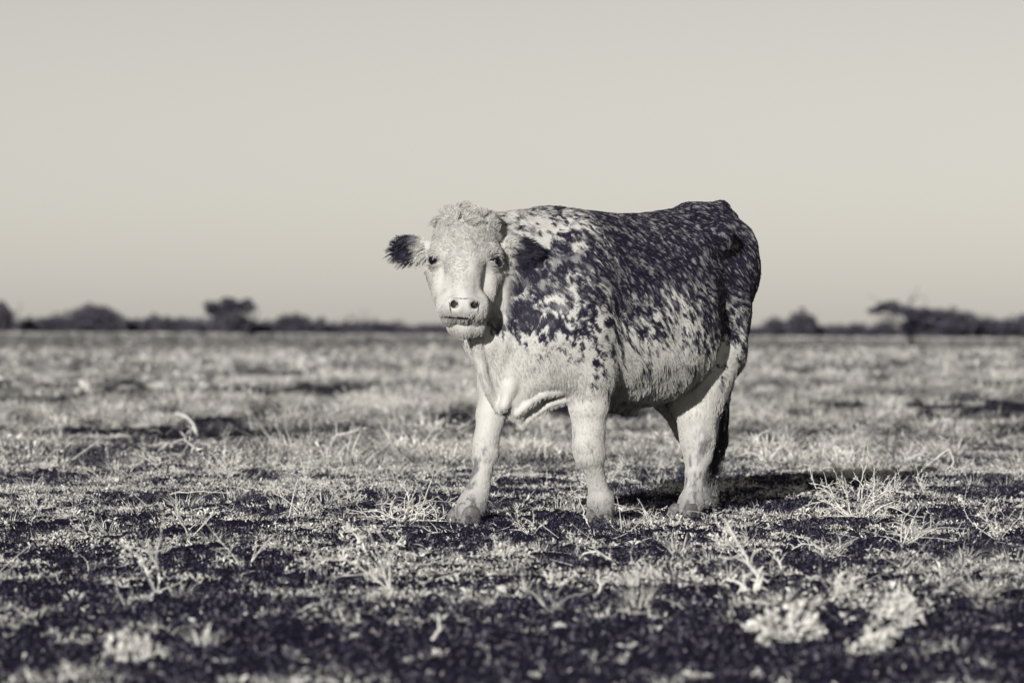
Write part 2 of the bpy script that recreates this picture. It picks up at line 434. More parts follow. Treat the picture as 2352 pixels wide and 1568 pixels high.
tuft_field('farthest_grass', 10000, 165, 512, 6, .035, .026, 'pale strip of grass below the far trees', seed=24, spread=.06, power=.3, lean=1.0, puff=4, thr=False)

# ------------------------------------------------------------------ the speckled cow
def P(px, py, Y):
    """a point of the cow at lateral offset Y from its mid-plane that is seen at (px, py); cow frame: X forward, Y left, Z up"""
    s = (px - 1176) / F
    X = (s * (D0 + Y * LY) - OX - Y * LX) / (FX - s * FY)
    dep = D0 + X * FY + Y * LY
    return np.array([X, Y, CAM_H - (py - 752) / F * dep])
def W(px, py, dep):
    w = np.array([(px - 1176) / F * dep - OX, dep - D0])
    return np.array([w @ [FX, FY], w @ [LX, LY], CAM_H - (py - 752) / F * dep])
HD = 16.12
def H(px, py, dd):                                 # head points: dd metres in front of the plane through the poll
    return W(px, py, HD - dd)
CAM_L = W(1176, 752, 0.0)                          # camera in the cow frame
AX_T = np.array([-FY, -LY, 0.0])                   # towards the camera
AX_R = np.array([FX, LX, 0.0])                     # to the right of the picture
AX_U = np.array([0, 0, 1.0])
HEADROT = np.array([AX_R, AX_T, AX_U])

VOX = 0.0075
fd = Field((-1.12, -0.52, -0.05), (1.5, 0.62, 1.56), VOX)
# torso: swept cross-sections
TX = np.array([-.93, -.90, -.84, -.75, -.60, -.42, -.22, 0.0, .20, .40, .55, .68, .78, .86, .90])
TT = np.array([1.08, 1.20, 1.32, 1.37, 1.38, 1.37, 1.355, 1.345, 1.345, 1.345, 1.335, 1.28, 1.20, 1.08, .98])
TB = np.array([1.02, .92, .82, .76, .70, .61, .515, .485, .49, .515, .545, .56, .58, .64, .72])
TW = np.array([.04, .10, .155, .20, .245, .285, .39, .42, .395, .365, .305, .25, .20, .14, .06])
TC = np.array([.52, .52, .52, .52, .52, .43, .34, .31, .34, .40, .44, .46, .46, .46, .46])   # height of the widest point
TP = np.array([2, 2.1, 2.3, 2.5, 2.5, 2.25, 2.0, 1.95, 1.9, 1.9, 1.9, 2, 2, 2, 2])          # upper exponent
sl, (gx, gy, gz) = fd.region((-1.1, -.5, .4), (1.0, .5, 1.5))
x1 = gx[:, 0, 0]
def lerp(tab): return np.interp(x1, TX, tab)[:, None, None]
def smooth_tab(tab):
    xs = np.linspace(TX[0], TX[-1], 400); v = np.interp(xs, TX, tab); kk = np.hanning(29); kk /= kk.sum()
    v = np.convolve(np.pad(v, 14, mode='edge'), kk, 'valid'); return np.interp(x1, xs, v)[:, None, None]
top, bot, hw, cc, pp = (smooth_tab(t) for t in (TT, TB, TW, TC, TP))
zw = bot + cc * (top - bot); up = gz > zw
hh = np.where(up, top - zw, zw - bot); ex = np.where(up, pp, 2.3)
g = ((np.abs(gy) / hw) ** ex + (np.abs(gz - zw) / hh) ** ex) ** (1 / ex)
d = (g - 1) * np.minimum(hw, hh)
d = np.maximum(d, np.maximum(x1 - .9, -.93 - x1)[:, None, None])
fd.smin(sl, d.astype(np.float32), 0.01)
del gx, gy, gz, g, d, up, hh, ex
for sgn in (1, -1):                                             # hook bones, pins, haunch, shoulder blade
    fd.cone((-.42, sgn * .245, 1.255), (-.30, sgn * .20, 1.22), .066, .05, .07)
    fd.cone((-.80, sgn * .09, 1.20), (-.72, sgn * .12, 1.12), .07, .10, .14)
    fd.cone((.48, sgn * .12, 1.22), (.58, sgn * .19, .98), .075, .11, .16)
    fd.cone((.58, sgn * .19, .98), (.68, sgn * .17, .84), .11, .115, .16)
# rump and tail head
fd.cone((-.55, 0, 1.345), (-.74, 0, 1.345), .045, .05, .08)
fd.chain([((-.70, 0, 1.352), .04), ((-.79, 0, 1.375), .042), ((-.855, 0, 1.335), .038), ((-.905, 0, 1.22), .032), ((-.93, 0, 1.05), .028),
          ((-.93, .02, .85), .022), (P(1674, 880, .04), .017), (P(1664, 990, .05), .013)], .02)
def limb(pts, kk, d=0.0):
    pts = [(p, r - d) for p, r in pts]
    for i, ((p, r), (q, u)) in enumerate(zip(pts[:-1], pts[1:])): fd.cone(p, q, r, u, kk[min(i, len(kk) - 1)])
FUR = -.002
LFy = .21
limb([(P(1335, 770, .215), .13), (P(1350, 850, .22), .108), (P(1352, 925, .215), .082), (P(1352, 985, LFy), .068), (P(1352, 1022, LFy), .066), (P(1355, 1042, LFy), .064),
      (P(1362, 1074, LFy), .043), (P(1373, 1118, LFy), .040), (P(1379, 1148, LFy), .054), (P(1380, 1165, LFy), .052), (P(1384, 1180, LFy), .048)], [.07, .05, .02, .01], FUR)
fd.cone(P(1352, 1020, LFy) + [.02, 0, 0], P(1354, 1042, LFy) + [.02, 0, 0], .05, .046, .02)          # knee cap
RFy = -.19
limb([(P(1185, 800, -.16), .115), (P(1150, 880, -.18), .086), (P(1128, 950, RFy), .060), (P(1119, 1000, RFy), .053), (P(1115, 1040, RFy), .054),
      (P(1110, 1074, RFy), .040), (P(1103, 1103, RFy), .041), (P(1094, 1135, RFy), .052), (P(1083, 1160, RFy), .060), (P(1072, 1177, RFy), .056)], [.07, .05, .02, .01], FUR)
fd.cone(P(1116, 1020, RFy) + [.02, 0, 0], P(1114, 1045, RFy) + [.02, 0, 0], .042, .04, .02)
LHy = .20
limb([((-.62, .10, 1.06), .155), (P(1642, 700, .155), .16), (P(1638, 800, .18), .142), (P(1614, 880, .205), .120), (P(1600, 950, LHy), .090),
      (P(1602, 1005, LHy), .078), (P(1603, 1045, LHy), .063), (P(1597, 1085, LHy), .043), (P(1593, 1120, LHy), .037), (P(1589, 1150, LHy), .052), (P(1578, 1177, LHy), .054)], [.07, .04, .02, .01], FUR)
fd.cone(P(1590, 870, .17), P(1562, 925, .15), .07, .045, .04)                       # stifle and flank skin
fd.cone(P(1640, 965, LHy), P(1624, 1050, LHy), .026, .018, .025)                    # point of hock and tendon
# right hind leg, trailing
RHy = -.15
limb([((-.62, -.12, 1.08), .19), ((-.62, -.19, .85), .16), ((-.60, -.2, .62), .11), ((-.76, -.19, .42), .065), ((-.80, -.17, .30), .047), ((-.86, RHy, .16), .043), ((-.90, RHy, .10), .052), ((-.885, RHy, .055), .052)], [.05, .02, .01], FUR)
fd.cone((-.82, -.19, .47), (-.82, -.17, .36), .03, .025, .02)
# neck: crest, mass, throat
fd.cone((.62, 0, 1.05), H(1092, 590, -.16), .235, .135, .10)
fd.cone((.55, 0, 1.21), H(1085, 535, -.17), .125, .085, .08)
fd.cone((.74, 0, .86), H(1098, 690, -.15), .17, .095, .10)
# dewlap, brisket and the loose skin that runs to the elbow
fd.cone(P(1225, 835, .04), P(1290, 815, .14), .13, .13, .10)
fd.chain([(P(1120, 790, .0), .06), (P(1150, 860, .0), .06), (P(1172, 915, .02), .055), (P(1186, 945, .03), .04)], .05)
fd.cone(P(1205, 870, .05), P(1300, 855, .12), .065, .065, .08)
def densify(pts, n):
    pts = np.array(pts); u_ = np.linspace(0, len(pts) - 1, n); return [np.array([np.interp(q, range(len(pts)), pts[:, d]) for d in range(3)]) for q in u_]
edge = densify([H(1094, 750, -.07)] + [P(a_, b_, .0) for a_, b_ in ((1098, 800), (1108, 850), (1120, 893), (1132, 920), (1144, 942))], 26)
inner = densify([P(a_, b_, .0) for a_, b_ in ((1120, 735), (1140, 795), (1150, 845), (1160, 885), (1166, 905), (1172, 915))], 26)
fd.chain(list(zip(edge, np.linspace(.028, .013, 26))), .006)
for e_, i_ in zip(edge, inner): fd.cone(e_, i_, .013, .03, .008)
fd.chain([(P(1176, 840, .06), .03), (P(1170, 890, .06), .024), (P(1158, 930, .05), .016), (P(1147, 945, .02), .010)], .025)
fd.chain([(P(1178, 920, .05), .03), (P(1190, 955, .05), .022), (P(1198, 980, .05), .013)], .02)
fd.chain([(P(1198, 978, .05), .016), (P(1228, 952, .08), .014), (P(1262, 930, .12), .013), (P(1312, 912, .17), .018)], .008)
fd.chain([(P(1188, 950, .07), .016), (P(1214, 926, .11), .014), (P(1250, 907, .14), .013), (P(1312, 893, .19), .018)], .008)
fd.cone(P(1198, 945, .04), P(1290, 900, .11), .018, .022, .02)
# belly flap at the navel
fd.chain([(P(1405, 915, .05), .05), (P(1440, 932, .04), .035), (P(1458, 945, .03), .02)], .04)
# ---- head
fd.ell(H(1067, 566, -.035), (.120, .12, .122), HEADROT, .04)
fd.cone(H(1072, 530, -.07), H(1070, 552, -.03), .088, .105, .05)
fd.cone(H(1036, 530, -.05), H(1108, 530, -.05), .060, .060, .05)                      # poll
fd.cone(H(1066, 580, .015), H(1063, 690, .105), .090, .062, .045)                      # nasal bone
fd.cone(H(1020, 628, -.06), H(1030, 705, .04), .078, .05, .03)                        # cheeks
fd.cone(H(1112, 628, -.07), H(1098, 710, .03), .082, .05, .03)
fd.cone(H(1118, 610, -.01), H(1126, 668, .005), .034, .022, .02)                      # cheek ridges below the eyes
fd.cone(H(1010, 610, -.01), H(1013, 668, .005), .034, .022, .02)
fd.cone(H(1037, 699, .09), H(1090, 700, .09), .060, .060, .03)                     # broad square muzzle
fd.ell(H(1064, 700, .135), (.072, .035, .042), HEADROT, .02)                          # nose pad
fd.cone(H(1066, 712, .105), H(1066, 718, .095), .045, .04, .02)
fd.cone(H(1030, 710, .09), H(1031, 724, .075), .042, .036, .02)                       # drooping upper lip on both sides
fd.cone(H(1098, 710, .09), H(1095, 724, .07), .042, .034, .02)
fd.cone(H(1044, 744, .036), H(1094, 747, .026), .034, .035, .006)                      # lower lip and chin
fd.cone(H(1064, 752, .035), H(1082, 735, .0), .042, .055, .02)
fd.cone(H(1082, 738, .01), H(1100, 665, -.14), .05, .08, .04)
for px, s_ in ((1000, -1), (1134, 1)):                                               # brow ridges, lids, eye sockets
    fd.cone(H(px - 8 * s_, 577, .035), H(px + 6 * s_, 584, .0), .032, .028, .04)
    fd.cone(H(px - 2 * s_, 598, .02), H(px - 3 * s_, 598, .035), .034, .024, .015)
    fd.cone(H(px - 13 * s_, 606, .105), H(px - 16 * s_, 640, .115), .014, .018, .03, sub=True)
    fd.cone(H(px - 2 * s_, 598, .055), H(px + 4 * s_, 598, .2), .017, .03, .010, sub=True)
# nostrils, philtrum, grooves beside the nasal bone
fd.chain([(H(1034, 684, .27), .014), (H(1043, 698, .26), .018), (H(1044, 699, .10), .015)], .012, sub=True)
fd.chain([(H(1100, 685, .26), .014), (H(1091, 699, .26), .019), (H(1090, 700, .10), .015)], .012, sub=True)
fd.cone(H(1066, 708, .215), H(1067, 724, .20), .006, .006, .01, sub=True)
fd.cone(H(1028, 634, .13), H(1029, 674, .14), .009, .007, .03, sub=True)
fd.cone(H(1104, 632, .13), H(1102, 672, .14), .008, .007, .03, sub=True)
# ears: cupped leaves
def ear(base, tip, wid, facing, k=.02):
    base = np.array(base); tip = np.array(tip); ax = unit(tip - base); fc = unit(facing - (facing @ ax) * ax); sd = np.cross(ax, fc)
    M = np.array([ax, fc, sd]); L = np.linalg.norm(tip - base)
    fd.cone(base - ax * .05, base + ax * .03, .036, .032, .03)
    fd.ell(base + ax * L * .52, (L * .54, .026, wid), M, .025)
    fd.ell(base + ax * L * .58 + fc * .034, (L * .46, .036, wid * .8), M, .012, sub=True)
ear(H(990, 572, -.07), H(903, 574, -.10), .056, AX_T * .9 - AX_R * .25 - AX_U * .35)
ear(H(1146, 570, -.07), H(1234, 577, -.09), .053, AX_T * .9 + AX_R * .1 - AX_U * .45)
cv, cq = fd.surface()
del fd.v
cv = relax(cv, cq, 3, 0.5)
cn = normals_of(cv, cq)
# muscles, ribs, folds: shallow relief
body_m = sstep(.95, .75, cv[:, 0])
rel = (fbm(cv * [5, 5, 4], 3, 3) - .5) * .022 * body_m * sstep(.45, .7, cv[:, 2])
rib = np.sin((cv[:, 0] * 1.0 + cv[:, 2] * .25) * 2 * math.pi / .105) * .0016 * sstep(-.25, -.1, cv[:, 0]) * sstep(.5, .3, cv[:, 0]) * sstep(.6, .8, cv[:, 2]) * sstep(1.25, 1.1, cv[:, 2])
rel += rib + (fbm(cv * 14, 2, 9) - .5) * .008
# shoulder crease behind the fore leg
cv = cv + cn * rel[:, None]
cn = normals_of(cv, cq)

# --- coat pattern, fixed to the hide
HEAD_C = H(1066, 600, -.02)
def head_w(p):
    """1 on the head, 0 on the neck"""
    ax = AX_T
    t = (p - H(1090, 620, -.115)) @ np.array([AX_T[0], AX_T[1], .15])
    a0 = H(1070, 540, -.05); ab = H(1064, 745, .05) - a0
    q = np.clip((p - a0) @ ab / (ab @ ab), 0, 1); ds = np.linalg.norm(p - a0 - q[:, None] * ab, axis=1)
    return sstep(-.035, .02, t) * sstep(.72, .86, p[:, 0]) * sstep(.25, .19, ds)
DARK = [  # seen at x, y, lateral offset, share of dark hair or of shadow painted into the coat
 (1260,490,.05,.30),(1235,520,.12,.18),(1290,520,.12,.42),(1340,510,.1,.55),(1400,500,.08,.62),(1400,545,.22,.80),(1330,560,.2,.60),(1330,605,.27,.58),(1290,640,.26,.62),
 (1360,640,.32,.56),(1440,580,.3,.76),(1500,520,.18,.85),(1500,600,.34,.78),(1560,560,.27,.88),(1560,500,.1,.7),(1620,540,.22,1.0),(1600,500,.1,.7),(1680,560,.18,.92),(1700,640,.22,.86),
 (1715,690,.22,.70),(1640,640,.27,.84),(1580,640,.34,.68),(1500,660,.38,.70),(1450,640,.37,.66),(1400,680,.36,.60),(1350,690,.33,.40),(1450,700,.4,.56),(1520,700,.40,.54),
 (1600,690,.36,.58),(1650,700,.28,.66),(1690,730,.24,.55),(1450,740,.42,.44),(1520,740,.41,.36),(1580,740,.40,.30),(1400,760,.38,.30),(1430,780,.41,.46),(1500,790,.42,.16),
 (1480,850,.4,.07),(1560,800,.43,.06),(1440,890,.36,.03),(1350,770,.3,.36),(1300,720,.27,.58),(1255,690,.22,.22),(1225,740,.2,.50),(1250,640,.22,.72),(1330,735,.3,.56),
 (1375,810,.3,.40),(1300,775,.27,.36),(1260,800,.22,.05),(1200,800,.15,.0),(1300,850,.22,.0),(1385,850,.28,.10),(1392,900,.28,.10),(1350,950,.2,.02),(1350,1100,.2,.0),
 (1685,790,.24,.50),(1692,830,.2,.40),(1640,850,.26,.03),(1675,880,.24,.12),(1600,1000,.2,.0),(1600,900,.25,.02),(1175,680,.12,.6),(1190,730,.12,.5),(1160,620,.1,.65),(1285,592,.22,.80),(1325,605,.26,.72),(1250,625,.2,.78),(1215,645,.18,.75),(1240,538,.14,.12),(1285,540,.17,.25),  # dark hair behind the right ear deepened with the ear's painted shadow
 (1120,800,.0,.0),(1130,900,.0,.0),(1110,1000,-.2,.0),(1200,560,.15,.35),(1200,500,.05,.2)]
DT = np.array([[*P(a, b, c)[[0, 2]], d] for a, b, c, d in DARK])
_s = fbm(rng.random((20000, 3)) * 40, 4, 31, .66); _s.sort()
NOSE = [(1043, 698, .120, .028), (1038, 691, .128, .017), (1091, 699, .120, .029), (1097, 692, .128, .017)]
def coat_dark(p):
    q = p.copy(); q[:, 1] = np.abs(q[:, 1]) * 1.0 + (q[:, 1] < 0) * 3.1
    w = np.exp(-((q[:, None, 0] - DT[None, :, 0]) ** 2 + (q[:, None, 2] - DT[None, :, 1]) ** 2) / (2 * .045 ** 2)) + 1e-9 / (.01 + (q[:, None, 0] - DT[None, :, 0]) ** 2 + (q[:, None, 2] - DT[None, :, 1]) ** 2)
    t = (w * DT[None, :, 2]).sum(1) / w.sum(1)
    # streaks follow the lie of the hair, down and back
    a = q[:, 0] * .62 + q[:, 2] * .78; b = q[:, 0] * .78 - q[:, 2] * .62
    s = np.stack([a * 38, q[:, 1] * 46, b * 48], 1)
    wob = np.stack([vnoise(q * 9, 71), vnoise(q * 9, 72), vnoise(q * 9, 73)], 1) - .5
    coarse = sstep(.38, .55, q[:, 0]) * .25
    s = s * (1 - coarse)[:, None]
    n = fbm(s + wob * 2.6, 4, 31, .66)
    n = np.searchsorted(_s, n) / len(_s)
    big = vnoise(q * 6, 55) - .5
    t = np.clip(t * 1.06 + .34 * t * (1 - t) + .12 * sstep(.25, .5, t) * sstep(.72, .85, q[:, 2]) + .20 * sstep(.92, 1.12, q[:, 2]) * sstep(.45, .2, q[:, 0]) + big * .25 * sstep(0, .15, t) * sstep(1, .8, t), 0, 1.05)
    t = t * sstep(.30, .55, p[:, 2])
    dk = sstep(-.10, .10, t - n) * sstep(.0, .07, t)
    spots = sstep(.80, .90, vnoise(s * 1.15 + 9.1, 131)) * sstep(.52, .62, p[:, 2]) * sstep(.45, .30, p[:, 0]) * sstep(1.1, .9, p[:, 2])
    dk = np.maximum(dk, spots * .9)
    fleck = sstep(.70, .86, vnoise(s * 1.25 + 3.7, 133)) * sstep(.8, 1.0, p[:, 2])
    dk = dk * (1 - .6 * fleck)
    hw_ = head_w(p)
    dk = dk * (1 - hw_) + hw_ * (.03 + .10 * sstep(.42, .72, fbm(p * [38, 38, 22], 3, 151, .6)))
    # ears: dark shells, pale roots
    for bpx, tpx in (((990, 572, -.07), (903, 574, -.10)), ((1146, 570, -.07), (1234, 577, -.09))):
        b0 = H(*bpx); t0 = H(*tpx); ax = unit(t0 - b0); L = np.linalg.norm(t0 - b0)
        s_ = (p - b0) @ ax / L; rd = np.linalg.norm((p - b0) - ((p - b0) @ ax)[:, None] * ax, axis=1)
        dp = (p - b0) @ AX_T + s_ * .025
        on_ear = (s_ > .05) & (s_ < 1.25) & (rd < .085) & (np.abs(dp) < .05)
        m = sstep(.24, .52, s_ + (vnoise(p * 40, 5) - .5) * .3 - (5.5 if bpx[0] > 1100 else 1.5) * np.clip((p - b0) @ AX_U - .015, 0, 1)) * on_ear
        dk = np.maximum(dk * ~on_ear, m * .97)
    for px, py, dd, r in NOSE:
        dk = np.maximum(dk, .85 * sstep(r * 1.25, r * .6, np.linalg.norm((p - H(px, py, dd)) * [1, 1, 1], axis=1)))
    for px, py, dd, r in ((997, 598, .03, .034), (1136, 600, .03, .034), (1005, 606, .06, .016), (1012, 614, .075, .012), (1128, 609, .06, .016), (1121, 618, .075, .012)):
        dk = np.maximum(dk, .78 * sstep(r, r * .4, np.linalg.norm(p - H(px, py, dd), axis=1)))
    dirt = sstep(.56, .74, fbm(p * [26, 26, 12], 4, 140, .65)) * sstep(.46, .30, p[:, 2]) * .42 + sstep(.16, .03, p[:, 2]) * .26 + .10 * sstep(.5, .2, p[:, 2])
    dk = np.maximum(dk, dirt * (p[:, 2] < .45))
    # inside of belly flap, tail
    tail = sstep(-.885, -.905, p[:, 0]) * (np.abs(p[:, 1]) < .075) * sstep(1.36, 1.30, p[:, 2])
    return np.maximum(dk, tail)
def chunked(fn, p, n=20000):
    return np.concatenate([fn(p[i:i + n]) for i in range(0, len(p), n)])
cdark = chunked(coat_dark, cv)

def coat_material(name, attr_src):
    m, t, b = new_mat(name, (.7, .69, .64), .62, .25)
    a = N(t, 'ShaderNodeAttribute'); a.attribute_name = 'dark'
    col = ramp(t, a.outputs['Fac'], [(0, (.53, .52, .49)), (.45, (.18, .174, .185)), (1, (.0105, .0085, .022))])
    t.links.new(col, b.inputs['Base Color'])
    return m, t, b
m_skin, t_, b_ = coat_material('cow_hide', None)
m_hair, t_, b_ = coat_material('cow_hair', None)
b_.inputs['Roughness'].default_value = .5; b_.inputs['Specular IOR Level'].default_value = .22
cow = empty('cow', (OX, D0, 0), math.atan2(FY, FX))
tag(cow, 'shaggy pale cow with dark speckled back and flank, facing the camera on the field', 'cow')
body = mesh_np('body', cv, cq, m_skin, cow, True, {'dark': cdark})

# --- hair
tri = np.concatenate([cq[:, [0, 1, 2]], cq[:, [0, 2, 3]]])
ta = .5 * np.linalg.norm(np.cross(cv[tri[:, 1]] - cv[tri[:, 0]], cv[tri[:, 2]] - cv[tri[:, 0]]), axis=1)
NH = 330000
ctr = cv[tri].mean(1)
wgt = ta * (1 + 1.2 * head_w(ctr))
ti = rng.choice(len(tri), NH, p=wgt / wgt.sum())
u = rng.random((NH, 2)); fl = u.sum(1) > 1; u[fl] = 1 - u[fl]
bary = np.stack([1 - u.sum(1), u[:, 0], u[:, 1]], 1)
hp = (cv[tri[ti]] * bary[:, :, None]).sum(1); hn = unit((cn[tri[ti]] * bary[:, :, None]).sum(1))
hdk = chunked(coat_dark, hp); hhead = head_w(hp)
def flow(p):
    d = np.tile(np.array([-.72, 0, -.62]), (len(p), 1))
    low = sstep(.72, .5, p[:, 2])[:, None]
    d = d * (1 - low) + np.array([-.15, 0, -1.0]) * low
    d = d + sstep(.6, .9, p[:, 0])[:, None] * np.array([-.2, 0, -.35])
    wob = np.stack([vnoise(p * 5, 81), vnoise(p * 5, 82), vnoise(p * 5, 83)], 1) - .5
    wob2 = np.stack([vnoise(p * 22, 84), vnoise(p * 22, 85), vnoise(p * 22, 86)], 1) - .5
    d = unit(d) + wob * .9 + wob2 * .9
    wh = H(1084, 622, .1); r = p - wh; r = r - (r @ AX_T)[:, None] * AX_T * .6
    rad = unit(r) + np.array([0, 0, -.25]) + wob2 * 1.5
    hw_ = head_w(p)[:, None]
    return unit(d * (1 - hw_) + rad * hw_)
clump_n = 42000
ci = rng.choice(NH, clump_n, replace=False)
kd = kdtree.KDTree(clump_n)
for i, c in enumerate(hp[ci]): kd.insert(c, i)
kd.balance()
near = np.array([kd.find(p)[1] for p in hp])
pol0 = np.where((np.exp(-(((hp - H(1075, 500, -.03)) / [.16, .16, .085]) ** 2).sum(1)) > .17))[0]
big_c = rng.choice(pol0, 420, replace=False); kd2 = kdtree.KDTree(420)
for i, c in enumerate(hp[big_c]): kd2.insert(c, i)
kd2.balance()
fl = flow(hp); fl = unit(fl - (fl * hn).sum(1)[:, None] * hn)
poll = np.exp(-(((hp - H(1075, 500, -.03)) / [.16, .16, .085]) ** 2).sum(1)) * 1.3
poll = np.clip(poll, 0, 1)
fore = np.exp(-(((hp - H(1070, 560, .05)) / [.2, .2, .085]) ** 2).sum(1)) * hhead
hip = np.exp(-(((hp - P(1625, 640, .28)) / [.10, .2, .10]) ** 2).sum(1))
Ln = .0185 * (1 - hhead) + .010 * hhead
legm = sstep(.55, .42, hp[:, 2])
chest = sstep(.45, .62, hp[:, 0]) * sstep(.98, .86, hp[:, 2]) * (1 - hhead)
Ln = Ln * (1 - .5 * chest) * (1 - .5 * sstep(.62, .56, hp[:, 2]) * sstep(.4, .5, hp[:, 0]))
Ln = Ln * (1 - legm) + .012 * legm
muz = np.exp(-(np.linalg.norm((hp - H(1064, 700, .16)) / .055, axis=1) ** 4))
Ln = Ln * (1 - .82 * muz) + poll * (.016 + .055 * vnoise(hp * 16, 47)) + hip * .012 + fore * .016
crest = sstep(1.30, 1.36, hp[:, 2]) * sstep(.3, .45, hp[:, 0]) * (1 - hhead); Ln += crest * .02
under = sstep(.0, -.7, hn[:, 2]) * sstep(.45, .5, hp[:, 2]); Ln += under * .012
chin = np.exp(-(np.linalg.norm((hp - H(1068, 748, .06)) / .075, axis=1) ** 4)); Ln = Ln * (1 - .15 * chin)
earm = np.zeros(NH)
for bpx, tpx in (((990, 572, -.07), (903, 574, -.10)), ((1146, 570, -.07), (1234, 577, -.09))):
    b0 = H(*bpx); t0 = H(*tpx); ax = unit(t0 - b0); L = np.linalg.norm(t0 - b0)
    s_ = (hp - b0) @ ax / L; rd = np.linalg.norm((hp - b0) - ((hp - b0) @ ax)[:, None] * ax, axis=1)
    m = (s_ > .1) & (s_ < 1.3) & (rd < .1)
    earm = np.maximum(earm, m)
    outw = unit(ax * .8 + (hp - b0 - np.outer((hp - b0) @ ax, ax)) * 8 + (rng.random((NH, 3)) - .5) * .6)
    fl = np.where(m[:, None], outw, fl)
Ln = Ln + earm * .003
Ln = Ln * (.65 + .7 * rng.random(NH)) * (.75 + .5 * vnoise(hp * 12, 44))
onp = np.where(poll > .22)[0]
master = ci[near]
master[onp] = big_c[[kd2.find(hp[i])[1] for i in onp]]
lift = (.18 + .22 * rng.random(NH) + .5 * poll + .35 * earm * rng.random(NH))[:, None]
curl = np.clip(.15 + 1.05 * poll + 1.0 * fore + .9 * hip + .35 * (1 - hhead) * vnoise(hp * 4, 12), 0, 1.6)
K = 5; tt = np.linspace(0, 1, K)
side = np.cross(hn, fl)
ph = rng.random(NH) * .9 + vnoise(hp * 30, 91) * 12; fr = 4.0 + 2.5 * vnoise(hp * 18, 92)
cpt = np.zeros((NH, K, 3))
for k, t in enumerate(tt):
    o = fl * t + hn * (lift * (t - .45 * t * t)) + np.array([0, 0, -.22]) * t * t
    amp = (curl * .22 * t)[:, None]
    o = o + amp * (side * np.sin(ph + fr * t)[:, None] + hn * .6 * np.cos(ph + fr * t)[:, None])
    cpt[:, k] = hp + o * Ln[:, None]
# gather into locks
tgt = cpt[master]
dist = np.linalg.norm(hp - hp[master], axis=1)
pull = ((.5 + .15 * poll + .12 * fore) * (dist < .03 + .05 * poll))[:, None]
for k, t in enumerate(tt):
    f_ = pull * t ** 1.3
    cpt[:, k] = cpt[:, k] * (1 - f_) + tgt[:, k] * f_
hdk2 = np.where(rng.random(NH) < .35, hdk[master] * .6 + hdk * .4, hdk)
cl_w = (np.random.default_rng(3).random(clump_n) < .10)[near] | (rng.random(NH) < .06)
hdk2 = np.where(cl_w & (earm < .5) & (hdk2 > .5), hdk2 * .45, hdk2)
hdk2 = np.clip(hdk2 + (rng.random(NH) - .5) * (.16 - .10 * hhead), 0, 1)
rad = (.00075 * (.7 + .6 * rng.random(NH)))[:, None] * np.array([1, .95, .8, .6, .25])[None]

# --- eyes on the skin where the lids open
bvh = BVHTree.FromPolygons([Vector(v) for v in cv], [tuple(map(int, q)) for q in cq])
m_eye, t_, b_ = new_mat('cow_eye', (.005, .004, .008), .35, .3)
m_lid, t_, b_ = new_mat('eyelid', (.012, .010, .017), .7, .1)
m_horn, t_, b_ = new_mat('hoof_horn', (.16, .15, .14), .6, .3)
t_.links.new(ramp(t_, noise(t_, 40, 4), [(.3, (.06, .056, .065)), (.7, (.26, .252, .245))]), b_.inputs['Base Color'])
def sphere(c, r, seg=20, rings=12, sc=(1, 1, 1), rot=None):
    th = np.linspace(0, math.pi, rings + 1); ph = np.linspace(0, 2 * math.pi, seg, endpoint=False)
    v = np.array([[math.sin(a) * math.cos(b), math.sin(a) * math.sin(b), math.cos(a)] for a in th for b in ph]) * np.array(sc) * r
    if rot is not None: v = v @ np.array(rot)
    f = [[i * seg + j, i * seg + (j + 1) % seg, (i + 1) * seg + (j + 1) % seg, (i + 1) * seg + j] for i in range(rings) for j in range(seg)]
    return v + np.array(c), np.array(f)
def on_skin(px, py):
    dirv = Vector(H(px, py, 0) - CAM_L).normalized()
    hit = bvh.ray_cast(Vector(CAM_L), dirv)
    if hit[0] is None: return None
    return np.array(hit[0]), np.array(hit[1]), np.array(dirv)

EYES = []
for px, py in ((996, 597), (1137, 600)):
    hit, nrm, dv = on_skin(px, py)
    c = hit - nrm * .004 + np.array(dv) * .006
    EYES.append(c)
    fwd = unit(-np.array(dv) * .6 + nrm * .4); sd = unit(np.cross(AX_U, fwd)); upv = np.cross(fwd, sd)
    M = np.array([sd, upv, fwd])
    v, f = sphere(c, 1, 24, 14, (.0175, .0180, .016), M)
    eo = mesh_np('eye', v, f, m_eye, cow)
    a = np.linspace(0, 2 * math.pi, 28, endpoint=False); b = np.linspace(0, 2 * math.pi, 8, endpoint=False)
    v = []; 
    for i in a:
        ctr_ = c + sd * math.cos(i) * .0175 + upv * math.sin(i) * .0185 * (1 + .15 * math.cos(i)) + fwd * .004
        rd_ = sd * math.cos(i) + upv * math.sin(i)
        lr_ = .0040 + .0030 * max(0, math.sin(i)) ** 1.5
        ctr_ = ctr_ + (fwd * .004 - upv * .0035) * max(0, math.sin(i))
        for j in b: v.append(ctr_ + (rd_ * math.cos(j) + fwd * math.sin(j)) * lr_)
    f = [[i * 8 + j, ((i + 1) % 28) * 8 + j, ((i + 1) % 28) * 8 + (j + 1) % 8, i * 8 + (j + 1) % 8] for i in range(28) for j in range(8)]
    mesh_np('eyelid', v, f, m_lid, eo)
keep = np.ones(NH, bool)
for c in EYES: keep &= np.linalg.norm((hp - c), axis=1) > .0235
for px, py, dd, r in NOSE: keep &= np.linalg.norm(hp - H(px, py, dd), axis=1) > r * 1.1
